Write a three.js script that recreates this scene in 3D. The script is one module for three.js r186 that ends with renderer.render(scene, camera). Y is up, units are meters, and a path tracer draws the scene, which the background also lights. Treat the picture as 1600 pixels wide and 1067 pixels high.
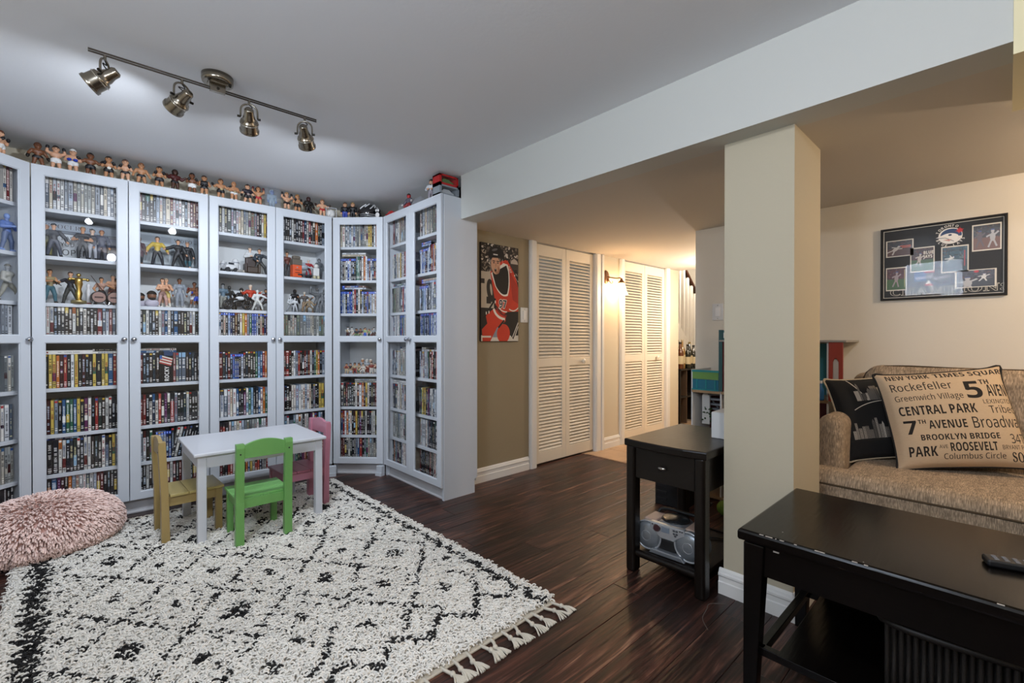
import * as THREE from 'three';
import { RoundedBoxGeometry } from 'three/addons/geometries/RoundedBoxGeometry.js';
import { mergeGeometries, mergeVertices } from 'three/addons/utils/BufferGeometryUtils.js';
import { MarchingCubes } from 'three/addons/objects/MarchingCubes.js';
import { RectAreaLightUniformsLib } from 'three/addons/lights/RectAreaLightUniformsLib.js';

// ---------------------------------------------------------------- camera, light, exposure
// World: x runs along the louvred-door wall, y up, -z away from the viewer ("m" below means metres along -z).
const scene = new THREE.Scene();
const YAW = THREE.MathUtils.degToRad(47.27), EYE = 1.0686, FOCAL = 714.96;
const camera = new THREE.PerspectiveCamera(2 * THREE.MathUtils.radToDeg(Math.atan(533.5 / FOCAL)), 1600 / 1067, 0.05, 60);
camera.position.set(0, EYE, 0);
camera.lookAt(Math.cos(YAW), EYE - 0.0055, -Math.sin(YAW));
const renderer = new THREE.WebGLRenderer({ antialias: true });
renderer.toneMapping = THREE.LinearToneMapping;
renderer.toneMappingExposure = 1.0;
renderer.shadowMap.enabled = true;
scene.background = new THREE.Color(0.55, 0.68, 0.9);          // daylight sky beyond the basement window
RectAreaLightUniformsLib.init();

function rectLight(color, power, w, h, pos, target) {
  const l = new THREE.RectAreaLight(color, power, w, h);
  l.position.set(...pos); l.lookAt(...target); scene.add(l); return l;
}
function pointLight(color, cd, pos, radius = 1, parent = scene) {
  const l = new THREE.PointLight(color, cd, 0, 2);
  l.position.set(...pos); l.castShadow = true; l.shadow.radius = radius; l.shadow.mapSize.set(1024, 1024); parent.add(l); return l;
}
function spotLight(color, cd, pos, target, angle, pen, radius = 1) {
  const l = new THREE.SpotLight(color, cd, 0, angle, pen, 2);
  l.position.set(...pos); l.target.position.set(...target); l.castShadow = true; l.shadow.radius = radius;
  scene.add(l); scene.add(l.target); l.target.name = 'spot_target'; return l;
}
const LIGHT = {
  window: 36, ceilingMain: 2.95, sofa: 2.3, hall: 0.42, addedHallFill: 2.6, stair: 2.6, spots: [1.65, 2.35, 2.5, 2.8],
};
// high basement window on the left wall, and the window of the wall behind the viewer
rectLight(0xdcebff, LIGHT.window, 0.62, 0.42, [-0.79, 1.78, -0.66], [3, 1.2, -1.2]);

// ---------------------------------------------------------------- helpers
let seed = 12345;
function rnd() { seed = (seed + 0x6d2b79f5) | 0; let t = Math.imul(seed ^ (seed >>> 15), 1 | seed); t = (t + Math.imul(t ^ (t >>> 7), 61 | t)) ^ t; return ((t ^ (t >>> 14)) >>> 0) / 4294967296; }
const rr = (a, b) => a + (b - a) * rnd();
const pick = (a) => a[Math.floor(rnd() * a.length) % a.length];
const names = new Map();
function numbered(n) { const k = names.get(n) || 0; names.set(n, k + 1); return k ? n + '_' + String(k).padStart(3, '0') : n; }
function shadow(o) { o.castShadow = true; o.receiveShadow = true; return o; }
function thing(name, label, category, pos = [0, 0, 0], turn = 0, group) {
  const o = new THREE.Group(); o.name = numbered(name); scene.add(o);
  o.position.set(...pos); o.rotation.y = turn; o.userData = { label, category };
  if (group) o.userData.group = group;
  return o;
}
function tag(o, label, category, group) { o.userData.label = label; o.userData.category = category; if (group) o.userData.group = group; return o; }
function obj(name, geos, material, parent = scene) {
  const list = Array.isArray(geos) ? geos : [geos];
  const g = list.length > 1 ? mergeGeometries(list.map(clean)) : list[0];
  const m = shadow(new THREE.Mesh(g, material)); m.name = parent === scene ? numbered(name) : name; parent.add(m); return m;
}
function clean(g) {
  let q = g.index ? g.toNonIndexed() : g.clone();
  for (const k of Object.keys(q.attributes)) if (!['position', 'normal', 'uv'].includes(k)) q.deleteAttribute(k);
  if (!q.attributes.uv) q.setAttribute('uv', new THREE.BufferAttribute(new Float32Array(q.attributes.position.count * 2), 2));
  if (!q.attributes.normal) q.computeVertexNormals();
  q.morphAttributes = {}; q.clearGroups(); return q;
}
function struct(name, geos, material, parent = scene) { const m = obj(name, geos, material, parent); if (parent === scene) m.userData.kind = 'structure'; return m; }
// box from corner to corner in local axes, optionally with rounded edges; uv in metres
function box(x0, x1, y0, y1, z0, z1, r = 0) {
  const w = x1 - x0, h = y1 - y0, d = z1 - z0;
  const g = r > 0 ? new RoundedBoxGeometry(w, h, d, 2, Math.min(r, w / 2.01, h / 2.01, d / 2.01)) : new THREE.BoxGeometry(w, h, d);
  g.translate((x0 + x1) / 2, (y0 + y1) / 2, (z0 + z1) / 2); return boxUV(g);
}
function boxUV(g) {
  const p = g.attributes.position, n = g.attributes.normal, uv = new Float32Array(p.count * 2);
  for (let i = 0; i < p.count; i++) {
    const ax = Math.abs(n.getX(i)), ay = Math.abs(n.getY(i)), az = Math.abs(n.getZ(i));
    let u, v;
    if (ay >= ax && ay >= az) { u = p.getX(i); v = p.getZ(i); } else if (ax >= az) { u = p.getZ(i); v = p.getY(i); } else { u = p.getX(i); v = p.getY(i); }
    uv[2 * i] = u; uv[2 * i + 1] = v;
  }
  g.setAttribute('uv', new THREE.BufferAttribute(uv, 2)); return g;
}
const wbox = (x0, x1, y0, y1, m0, m1, r = 0) => box(x0, x1, y0, y1, -m1, -m0, r);   // same with distances m = -z
function tube(points, radius, seg = 24, rad = 8, closed = false) {
  return new THREE.TubeGeometry(new THREE.CatmullRomCurve3(points.map((p) => new THREE.Vector3(...p)), closed), seg, radius, rad, closed);
}
function rod(a, b, r0, r1 = r0, n = 10) {
  const A = new THREE.Vector3(...a), B = new THREE.Vector3(...b), d = B.clone().sub(A), g = new THREE.CylinderGeometry(r1, r0, d.length(), n);
  g.applyQuaternion(new THREE.Quaternion().setFromUnitVectors(new THREE.Vector3(0, 1, 0), d.clone().normalize()));
  g.translate(...A.add(B).multiplyScalar(0.5).toArray()); return g;
}
function lathe(pts, n = 24) { return new THREE.LatheGeometry(pts.map((p) => new THREE.Vector2(...p)), n); }
function prism(outline, depth, bevel = 0, holes = []) {
  const s = new THREE.Shape(outline.map((p) => new THREE.Vector2(...p)));
  for (const h of holes) s.holes.push(new THREE.Path(h.map((p) => new THREE.Vector2(...p))));
  return new THREE.ExtrudeGeometry(s, { depth, bevelEnabled: bevel > 0, bevelSize: bevel, bevelThickness: bevel, bevelOffset: -bevel, bevelSegments: 2, curveSegments: 12 });
}
const rect = (x0, x1, y0, y1) => [[x0, y0], [x1, y0], [x1, y1], [x0, y1]];
function canvasTex(w, h, draw, srgb = true) {
  const c = document.createElement('canvas'); c.width = w; c.height = h; draw(c.getContext('2d'), w, h);
  const t = new THREE.CanvasTexture(c); if (srgb) t.colorSpace = THREE.SRGBColorSpace; t.wrapS = t.wrapT = THREE.RepeatWrapping; t.magFilter = THREE.LinearFilter; return t;
}
function dataTex(w, h, fn, srgb) {
  const d = new Uint8Array(w * h * 4);
  for (let y = 0; y < h; y++) for (let x = 0; x < w; x++) { const c = fn(x, y), i = (y * w + x) * 4; d[i] = c[0]; d[i + 1] = c[1]; d[i + 2] = c[2]; d[i + 3] = 255; }
  const t = new THREE.DataTexture(d, w, h); t.wrapS = t.wrapT = THREE.RepeatWrapping; t.magFilter = THREE.LinearFilter; t.minFilter = THREE.LinearMipmapLinearFilter; if (srgb) t.colorSpace = THREE.SRGBColorSpace; t.needsUpdate = true; return t;
}
const hash = (x, y, s) => { let h = Math.imul(x, 374761393) ^ Math.imul(y, 668265263) ^ Math.imul(s, 974634); h = Math.imul(h ^ (h >>> 13), 1274126177); return ((h ^ (h >>> 16)) >>> 0) / 4294967296; };
function vnoise(x, y, s, px = 1e9, py = 1e9) {
  const ix = Math.floor(x), iy = Math.floor(y), fx = x - ix, fy = y - iy, u = fx * fx * (3 - 2 * fx), v = fy * fy * (3 - 2 * fy), m = (a, p) => ((a % p) + p) % p;
  const a = hash(m(ix, px), m(iy, py), s), b = hash(m(ix + 1, px), m(iy, py), s), c = hash(m(ix, px), m(iy + 1, py), s), d = hash(m(ix + 1, px), m(iy + 1, py), s);
  return a + (b - a) * u + (c - a) * v + (a - b - c + d) * u * v;
}
function fbm(x, y, s, o = 4, px = 1e9, py = 1e9) { let v = 0, a = 0.5, t = 0; for (let i = 0; i < o; i++) { v += a * vnoise(x, y, s + i, px, py); t += a; x *= 2; y *= 2; px *= 2; py *= 2; a *= 0.5; } return v / t; }
const mats = new Map();
function M(hex, rough = 0.6, metal = 0, extra = {}) {
  const k = hex + '|' + rough + '|' + metal + '|' + JSON.stringify(extra);
  if (!mats.has(k)) mats.set(k, new (extra.clearcoat || extra.sheen || extra.transmission ? THREE.MeshPhysicalMaterial : THREE.MeshStandardMaterial)({ color: hex, roughness: rough, metalness: metal, ...extra }));
  return mats.get(k);
}
const ORD = ['first', 'second', 'third', 'fourth', 'fifth', 'sixth', 'seventh', 'eighth', 'ninth', 'tenth', 'eleventh', 'twelfth', 'thirteenth', 'fourteenth', 'fifteenth', 'sixteenth', 'seventeenth', 'eighteenth', 'nineteenth', 'twentieth'];
const ord = (i) => (i < 20 ? ORD[i] : 'twenty-' + ORD[i - 20]);

// ---------------------------------------------------------------- surface materials
const paintBump = dataTex(256, 256, (x, y) => { const v = 255 * fbm(x / 8, y / 8, 7, 4, 32, 32); return [v, v, v]; });
paintBump.repeat.set(3, 3);
const paint = (hex, rough = 0.75) => new THREE.MeshStandardMaterial({ color: hex, roughness: rough, bumpMap: paintBump, bumpScale: 0.00025 });
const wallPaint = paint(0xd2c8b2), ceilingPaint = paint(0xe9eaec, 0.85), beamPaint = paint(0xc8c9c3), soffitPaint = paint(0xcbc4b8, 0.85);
const trimWhite = M(0xe6e4df, 0.4), doorWhite = M(0xe6dcca, 0.33);
const blackMat = M(0x0c0b0b, 0.35);
// ---------------------------------------------------------------- setting: floor of planks, ceilings, walls
const CEIL = 2.172, SOFF = 1.878;
const woodTex = dataTex(2048, 1024, (x, y) => {
  const row = Math.floor(y / 114), yy = y + row * 517, xx = x + row * 911;
  const warp = 6 * fbm(xx / 260, yy / 60, 3, 3);
  const streak = fbm(xx / 260, yy / 6 + warp, 11, 5), fine = fbm(xx / 90, yy / 1.8 + warp, 23, 3), patch = fbm(xx / 210, yy / 42, 31, 4);
  const knot = Math.max(0, fbm(xx / 90, yy / 30, 41, 3) - 0.62) * 4;
  let t = 0.55 * streak + 0.25 * fine + 0.45 * patch - 0.22 + (hash(row, 3, 9) - 0.5) * 0.12;
  t = Math.min(1, Math.max(0, (t - 0.27) * 2.2)) * (1 - Math.min(1, knot) * 0.7);
  const warm = 0.5 + (hash(row, 5, 2) - 0.5) * 0.5 + (patch - 0.5) * 0.6;
  const lo = [36, 24, 20], hi = [154 + 8 * warm, 122 - 2 * warm, 104 - 10 * warm], mid = [69 + 14 * warm, 44 + 2 * warm, 37 - 2 * warm];
  const f = (a, b, c) => (t < 0.5 ? a + (b - a) * t * 2 : b + (c - b) * (t - 0.5) * 2);
  return [f(lo[0], mid[0], hi[0]), f(lo[1], mid[1], hi[1]), f(lo[2], mid[2], hi[2])];
}, true);
const woodBump = dataTex(1024, 512, (x, y) => { const v = 255 * (0.6 * fbm(x / 90, y / 3, 11, 4) + 0.4 * fbm(x / 60, y / 24, 5, 3)); return [v, v, v]; });
const plankMat = new THREE.MeshStandardMaterial({ map: woodTex, roughness: 0.37, bumpMap: woodBump, bumpScale: 0.0025 });
const floor = struct('floor', wbox(-0.95, 3.38, -0.08, -0.012, -2.4, 4.05), M(0x1a1210, 0.8));
{
  const PW = 0.138, chamfer = 0.0022;
  const ends = { 0: [1.624, 0.4, 2.75], 1: [2.38, 1.1, -0.1], 2: [0.7, 1.95, 3.1], 3: [1.45, 2.65, 0.25], 4: [1.05, 2.2], 5: [1.675, 0.45, 2.9], 6: [0.9, 2.05, 3.2], 7: [2.4, 1.25, 0.05], 8: [2.0, 0.75, 3.15], 9: [1.675, 0.5, 2.85] };
  for (let r = -2; r < 30; r++) {
    const m1 = 2.404 + PW * 11 - r * PW, m0 = m1 - PW; if (m0 < -0.4) break;
    const cuts = (ends[r - 11] || [rr(-0.6, 0.3), rr(0.7, 1.4), rr(1.9, 2.7)]).slice().sort((a, b) => a - b);
    const xs = [-0.93, ...cuts, 3.375];
    for (let i = 0; i + 1 < xs.length; i++) {
      const g = prism(rect(xs[i] + 0.0006, xs[i + 1] - 0.0006, m0 + 0.0005, m1 - 0.0005), 0.012, chamfer);
      g.rotateX(-Math.PI / 2); g.translate(0, -0.012, 0);
      const p = g.attributes.position, uv = new Float32Array(p.count * 2), row = Math.floor(rnd() * 8), u0 = rnd() * 3;
      for (let k = 0; k < p.count; k++) { uv[2 * k] = (p.getX(k) - xs[i]) / 2.4 + u0; uv[2 * k + 1] = (row * 114 + 4 + ((-p.getZ(k) - m0) / PW) * 106) / 1024; }
      g.setAttribute('uv', new THREE.BufferAttribute(uv, 2));
      obj('plank', g, plankMat, floor);
    }
  }
}
{ // pale tile of the hall beyond the laminate
  const tiles = struct('floor_hall', wbox(3.38, 7.6, -0.08, -0.008, 1.45, 4.6), M(0x9a8670, 0.9));
  const tm = new THREE.MeshStandardMaterial({ roughness: 0.5, map: dataTex(256, 256, (x, y) => { const v = fbm(x / 32, y / 32, 77, 5, 8, 8); return [176 + 40 * v, 146 + 38 * v, 116 + 34 * v]; }, true) });
  for (let i = 0; i < 7; i++) for (let j = 0; j < 6; j++) {
    const x0 = 3.385 + i * 0.335, m0 = 1.6 + j * 0.335; if (x0 > 5.4) continue;
    obj('tile', wbox(x0, x0 + 0.33, -0.008, 0.001, m0, Math.min(m0 + 0.33, 3.6), 0.002), tm, tiles);
  }
  struct('trim_1', wbox(3.365, 3.39, 0, 0.006, 1.6, 2.64, 0.003), M(0x8a6a50, 0.4));
}
struct('ceiling', wbox(-0.95, 2.14, CEIL, CEIL + 0.12, -2.4, 4.05), ceilingPaint);
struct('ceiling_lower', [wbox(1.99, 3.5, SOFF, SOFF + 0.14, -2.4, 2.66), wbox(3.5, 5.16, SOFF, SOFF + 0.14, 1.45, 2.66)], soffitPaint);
struct('ceiling_stairs', wbox(5.1, 7.6, 2.45, 2.55, 1.45, 4.6), ceilingPaint);
struct('ceiling_beam', wbox(1.8484, 1.99, SOFF, CEIL + 0.02, -2.4, 2.508), beamPaint);
struct('ceiling_drop', wbox(1.838, 2.3, 1.838, CEIL, -2.4, -0.008), paint(0xeadfb6));
struct('wall_left', [wbox(-0.95, -0.81, 0, CEIL, -2.4, 0.35), wbox(-0.95, -0.81, 0, CEIL, 0.97, 4.05), wbox(-0.95, -0.81, 0, 1.57, 0.35, 0.97), wbox(-0.95, -0.81, 1.99, CEIL, 0.35, 0.97)], wallPaint);
struct('wall_back', wbox(-0.95, 2.1, 0, CEIL, 3.9, 4.05), wallPaint);
struct('wall_front', wbox(-0.95, 3.5, 0, CEIL, -2.4, -2.26), wallPaint);
struct('wall_side_of_shelves', [wbox(1.99, 2.14, 0, CEIL, 2.72, 4.0), wbox(1.992, 2.14, SOFF + .004, CEIL, 2.51, 2.655)], wallPaint);
struct('wall_doors', [wbox(1.985, 2.66, 0, CEIL, 2.66, 2.78), wbox(1.985, 5.155, 1.895, CEIL, 2.66, 2.78)], paint(0x97896e));  // same wall paint made darker here: the shade is put into the colour
struct('wall_sconce', [wbox(3.6, 3.95, 0, 1.895, 2.66, 2.78), wbox(4.9, 5.155, 0, 1.895, 2.66, 2.78)], wallPaint);
struct('wall_closet', [wbox(2.14, 5.155, 0, 2.3, 3.35, 3.45), wbox(3.7, 3.8, 0, 2.3, 2.78, 3.35), wbox(5.055, 5.155, 0, 2.45, 2.78, 4.6)], wallPaint);
struct('wall_right', wbox(3.342, 3.48, 0, CEIL, -2.4, 1.589), paint(0xe0d8c8));
struct('wall_hall', [wbox(3.48, 7.6, 0, 2.45, 1.45, 1.589), wbox(5.1, 7.6, 2.0, 2.45, 1.589, 2.7)], wallPaint);
struct('wall_stairs', [wbox(7.5, 7.6, 0, 2.45, 1.45, 4.6), wbox(5.1, 7.6, 0, 2.45, 4.5, 4.6)], paint(0xdcd8d0));
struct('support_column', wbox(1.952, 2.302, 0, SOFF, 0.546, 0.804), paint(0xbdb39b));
{ // basement window
  const w = obj('window_1', [wbox(-0.9, -0.8, 1.57, 1.61, 0.35, 0.97, 0.004), wbox(-0.9, -0.8, 1.95, 1.99, 0.35, 0.97, 0.004), wbox(-0.9, -0.8, 1.6, 1.96, 0.35, 0.39, 0.004), wbox(-0.9, -0.8, 1.6, 1.96, 0.93, 0.97, 0.004), wbox(-0.88, -0.82, 1.6, 1.96, 0.645, 0.675, 0.004)], trimWhite);
  w.userData.kind = 'structure';
  const pm = M(0xffffff, 0.02, 0, { transmission: 1, thickness: 0, ior: 1.5 });
  obj('pane', wbox(-0.852, -0.849, 1.6, 1.96, 0.39, 0.645), pm, w); obj('pane', wbox(-0.852, -0.849, 1.6, 1.96, 0.675, 0.93), pm, w);
}
// skirting with a moulded profile: [out, up] swept along a run of wall
const BASE = [[0, 0], [0.016, 0], [0.016, 0.052], [0.012, 0.056], [0.012, 0.074], [0.017, 0.08], [0.017, 0.088], [0.011, 0.093], [0.009, 0.1], [0.004, 0.106], [0, 0.108]];
function skirting(name, a, b, inward) {   // a, b: [x, m] on the wall face, inward: unit [x, m] away from the wall
  const dx = b[0] - a[0], dm = b[1] - a[1], L = Math.hypot(dx, dm);
  const g = prism(BASE, L, 0); // profile in local xy, length along z
  const X = new THREE.Vector3(inward[0], 0, -inward[1]), Y = new THREE.Vector3(0, 1, 0), Z = new THREE.Vector3(dx / L, 0, -dm / L);
  g.applyMatrix4(new THREE.Matrix4().makeBasis(X, Y, Z).setPosition(a[0], 0, -a[1]));
  if (X.clone().cross(Y).dot(Z) < 0) { const p = g.attributes.position; const ix = []; for (let i = 0; i < p.count; i += 3) ix.push(i, i + 2, i + 1); g.setIndex(ix); g.computeVertexNormals(); return g.toNonIndexed(); }
  return g;
}
struct('baseboard_doors', [skirting('', [1.985, 2.66], [2.635, 2.66], [0, -1])], trimWhite);
struct('baseboard_sconce', [skirting('', [3.66, 2.66], [3.925, 2.66], [0, -1])], trimWhite);
struct('baseboard_right', [skirting('', [3.342, -2.2], [3.342, 1.589], [-1, 0])], trimWhite);
struct('baseboard_column', [skirting('', [1.952, 0.53], [1.952, 0.82], [-1, 0]), skirting('', [1.94, 0.546], [2.302, 0.546], [0, -1])], trimWhite);
struct('baseboard_front', [skirting('', [-0.81, -2.26], [3.34, -2.26], [0, 1])], trimWhite);
// door casings
for (const [i, x0, x1] of [[2, 2.645, 2.722], [3, 3.52, 3.605], [5, 3.928, 4.005], [6, 4.85, 4.93]]) struct('trim_' + i, [wbox(x0, x1, 0, SOFF, 2.642, 2.675, 0.004), wbox(x0 + 0.012, x1 - 0.012, 0, SOFF, 2.636, 2.65, 0.004)], trimWhite);
struct('trim_4', wbox(3.605, 3.64, 0, SOFF, 2.63, 2.7, 0.004), trimWhite);
struct('trim_7', [wbox(2.72, 3.52, 1.872, 1.895, 2.675, 2.72), wbox(4.0, 4.85, 1.872, 1.895, 2.675, 2.72)], M(0xcfcac2, 0.3, 0.5));
// louvred folding doors: door > leaf > slats
function bifold(name, x0, x1) {
  const d = new THREE.Group(); d.name = name; d.position.set(x0, 0, -2.685); d.userData = { kind: 'structure', label: name === 'door_1' ? 'cream louvred folding door beside the hockey print' : 'cream louvred folding door in the hall beside the lit wall lamp' };
  scene.add(d);
  const W = (x1 - x0) / 2, slatG = new RoundedBoxGeometry(W - 0.094, 0.031, 0.0065, 2, 0.003); slatG.rotateX(-0.84);
  for (let k = 0; k < 2; k++) {
    const a = k * W + 0.002, b = (k + 1) * W - 0.002;
    const leaf = obj('leaf', [box(a, a + 0.05, 0.018, 1.868, -0.014, 0.014, 0.003), box(b - 0.05, b, 0.018, 1.868, -0.014, 0.014, 0.003), box(a + 0.045, b - 0.045, 1.772, 1.868, -0.013, 0.013, 0.003), box(a + 0.045, b - 0.045, 0.83, 0.905, -0.013, 0.013, 0.003), box(a + 0.045, b - 0.045, 0.018, 0.115, -0.013, 0.013, 0.003)], doorWhite, d);
    for (const [y0, y1] of [[0.905, 1.772], [0.115, 0.83]]) {
      const n = Math.round((y1 - y0) / 0.0288);
      for (let i = 0; i < n; i++) { const s = obj('slat', slatG, doorWhite, leaf); s.position.set((a + b) / 2, y0 + ((i + 0.5) / n) * (y1 - y0), 0); }
    }
    if (k === 1) { const g = lathe([[0, 0], [0.008, 0], [0.008, 0.01], [0.02, 0.016], [0.023, 0.026], [0.018, 0.034], [0, 0.037]], 20); g.rotateX(Math.PI / 2); g.translate((a + b) / 2 + 0.03, 0.866, 0.013); obj('knob', g, M(0xe9e2d2, 0.25), leaf); }
  }
}
bifold('door_1', 2.724, 3.519); bifold('door_2', 4.007, 4.849);
function lightSwitch(pos, turn, label) {
  const t = thing('light_switch', label, 'light switch', pos, turn);
  obj('wall_plate', box(-0.04, 0.04, -0.06, 0.06, 0, 0.007, 0.003), M(0xdedcd8, 0.35), t);
  obj('rocker', box(-0.017, 0.017, -0.034, 0.034, 0.005, 0.012, 0.002), M(0xeceae6, 0.3), t);
  for (const y of [0.047, -0.047]) obj('screw', rod([0, y, 0.006], [0, y, 0.0085], 0.004), M(0xb0aeaa, 0.3, 0.6), t);
}
lightSwitch([2.588, 1.262, -2.66], 0, 'cream rocker light switch beside the hockey print');
lightSwitch([3.342, 1.264, -1.42], -Math.PI / 2, 'white rocker light switch on the grey wall end behind the column');
// ---------------------------------------------------------------- white glass-door bookcases
const cabWhite = M(0xc9ced4, 0.38), cabInner = M(0xd6d9d9, 0.5), chrome = M(0xb9bcc2, 0.16, 1);
const paneMat = M(0xffffff, 0.015, 0, { transmission: 1, thickness: 0, ior: 1.5 });
const SHELF = [1.8, 1.535, 1.272, 1.078, 0.79, 0.53, 0.305, 0.112];     // tops of the shelves, the last is the floor of the case
function bookcase(pos, turn, W, label, knobs) {
  const t = thing('bookcase', label, 'bookcase', pos, turn, null), D0 = -0.3, F = -0.021;
  for (const [a, b] of [[0, 0.018], [W - 0.018, W]]) obj('side_panel', prism([[F, 0], [F, 0.075], [F - 0.002, 2.02], [D0, 2.02], [D0, 0.11], [D0 + 0.022, 0.095], [D0 + 0.022, 0]].map(([z, y]) => [-z, y]), b - a, 0.0008).rotateY(Math.PI / 2).translate(a, 0, 0), cabWhite, t);
  obj('top_panel', box(0.018, W - 0.018, 1.997, 2.019, D0, F, 0.002), cabWhite, t);
  obj('back_panel', box(0.01, W - 0.01, 0.08, 2.0, D0 - 0.001, D0 + 0.006), cabInner, t);
  obj('plinth', [box(0.018, W - 0.018, 0, 0.09, -0.06, -0.045), box(0.018, W - 0.018, 0, 0.016, -0.046, -0.03, 0.006)], M(0xc2c2c4, 0.45), t);
  SHELF.forEach((y, i) => obj('shelf', box(0.018, W - 0.018, y - (i === 3 ? 0.02 : 0.021), y, D0 + 0.006, i === 7 ? F - 0.002 : -0.05, 0.002), cabWhite, t));
  const n = Math.round(W / 0.4), dw = W / n;
  for (let k = 0; k < n; k++) {
    const a = k * dw + 0.0015, b = (k + 1) * dw - 0.0015, s = 0.05;
    const g = prism(rect(a, b, 0.09, 2.022), 0.014, 0.0025, [rect(a + s, b - s, 1.089, 1.968).reverse(), rect(a + s, b - s, 0.137, 1.047).reverse()]); g.translate(0, 0, -0.0165);
    const bead = [];                                             // bevelled inner beads around both panes
    for (const [y0, y1] of [[1.089, 1.968], [0.137, 1.047]]) for (const [p, q] of [[[a + s, y0], [b - s, y0]], [[a + s, y1], [b - s, y1]], [[a + s, y0], [a + s, y1]], [[b - s, y0], [b - s, y1]]]) bead.push(rod([...p, -0.008], [...q, -0.008], 0.004, 0.004, 6));
    const door = obj('door', [g, ...bead], cabWhite, t);
    for (const [y0, y1] of [[1.089, 1.968], [0.137, 1.047]]) { const p = obj('pane', new THREE.PlaneGeometry(dw - 0.1, y1 - y0).translate((a + b) / 2, (y0 + y1) / 2, -0.011), paneMat, door); p.castShadow = false; }
    const kx = knobs[k] < 0 ? a + 0.021 : b - 0.021;
    const kg = lathe([[0, 0], [0.006, 0], [0.005, 0.01], [0.012, 0.014], [0.0145, 0.02], [0.012, 0.026], [0, 0.0285]], 18); kg.rotateX(Math.PI / 2); kg.translate(kx, 1.066, 0);
    obj('knob', kg, chrome, door);
  }
  return t;
}
const CAB = {
  L: { pos: [-0.514, 0, -3.307], turn: Math.PI / 4, W: 0.4, words: 'angled bookcase at left edge' },
  A: { pos: [-0.231, 0, -3.59], turn: 0, W: 0.813, words: '' },
  C: { pos: [0.586, 0, -3.59], turn: 0, W: 0.813, words: '' },
  E: { pos: [1.404, 0, -3.594], turn: -Math.PI / 4, W: 0.4, words: 'corner bookcase' },
  G: { pos: [1.687, 0, -3.31], turn: -Math.PI / 2, W: 0.8, words: '' },
};
bookcase(CAB.L.pos, CAB.L.turn, 0.4, 'narrow white glass-door bookcase cut by the left edge of the photo', [1]);
bookcase(CAB.A.pos, CAB.A.turn, CAB.A.W, 'white two-door glass bookcase holding the gold trophy, behind the pink shaggy cushion', [1, -1]);
bookcase(CAB.C.pos, CAB.C.turn, CAB.C.W, 'white two-door glass bookcase behind the green and pink chairs', [1, -1]);
bookcase(CAB.E.pos, CAB.E.turn, 0.4, 'narrow white glass-door bookcase set diagonally in the right corner', [1]);
bookcase(CAB.G.pos, CAB.G.turn, 0.8, 'white two-door glass bookcase with its plain side panel facing the viewer', [1, -1]);
// the row of cases goes on along the left wall, outside the photo
bookcase([-0.516, 0, -2.5], Math.PI / 2, 0.8, 'white two-door glass bookcase along the left wall, beyond the photo edge', [1, -1]);
{ // small skirting blocks at the corner case
  const s = thing('corner_foot_block', 'white notched foot block left of the corner bookcase plinth', 'foot block', [1.385, 0, -3.565], -0.35, 'foot blocks at the corner bookcase');
  obj('block', [box(-0.03, 0.03, 0, 0.03, -0.02, 0.025, 0.003), box(-0.024, 0.03, 0.03, 0.08, -0.02, 0.018, 0.003)], cabWhite, s);
  const s2 = s.clone(); s2.name = numbered('corner_foot_block'); s2.position.set(1.668, 0, -3.325); s2.rotation.y = -1.2; s2.userData = { ...s.userData, label: 'white notched foot block right of the corner bookcase plinth' }; scene.add(s2);
}
function place(cab, x, y, z) { const c = CAB[cab], a = c.turn; return [c.pos[0] + x * Math.cos(a) + z * Math.sin(a), y, c.pos[2] - x * Math.sin(a) + z * Math.cos(a)]; }

// ---------------------------------------------------------------- disc cases: an atlas of printed spines
const CW = 24, CH = 256, NCOL = 85, STYLES = ['pale', 'dark', 'mixed', 'blue', 'red', 'grey'];
const SPINE = {
  pale: ['#c9ccd0', '#b4b9c0', '#d8d8d6', '#8d949d', '#c8bda8', '#3a3f48', '#a4b1c2', '#7c4a48', '#e0ddd6', '#55606e'],
  dark: ['#14161a', '#1b2028', '#0e0e10', '#2a2220', '#22303a', '#101722', '#26302c', '#2c2c30', '#5a1c1c', '#c9c9c4'],
  mixed: ['#1a1a1d', '#d7d4cb', '#8a2a2a', '#26517c', '#c9b056', '#111214', '#7d8894', '#2f5f4a', '#d9dcde', '#5e2b52', '#8bb0cc', '#b6662a', '#20242c', '#e2dfd8', '#3a1414', '#171a1e'],
  blue: ['#2a4c96', '#c3cad4', '#16244e', '#9fb0cc', '#1a1c24', '#d6dae0', '#4a6ea8', '#0f1422', '#8f9db4', '#6a4a48', '#5c7a8c', '#b8b2a4'],
  red: ['#8c2a28', '#16161a', '#181314', '#6a1a1c', '#d6d0c6', '#241a1a', '#1d2026', '#2a3446', '#a8443a', '#c9c6be'],
  grey: ['#8b8f8e', '#a3a7a4', '#77806f', '#94948c', '#6e7476', '#b0aca0'],
};
const ATLAS_ROWS = { pale: 0, dark: 1, mixed: 2, blue: 4, red: 5, grey: 6 };            // mixed has two rows
const designs = {};
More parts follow.
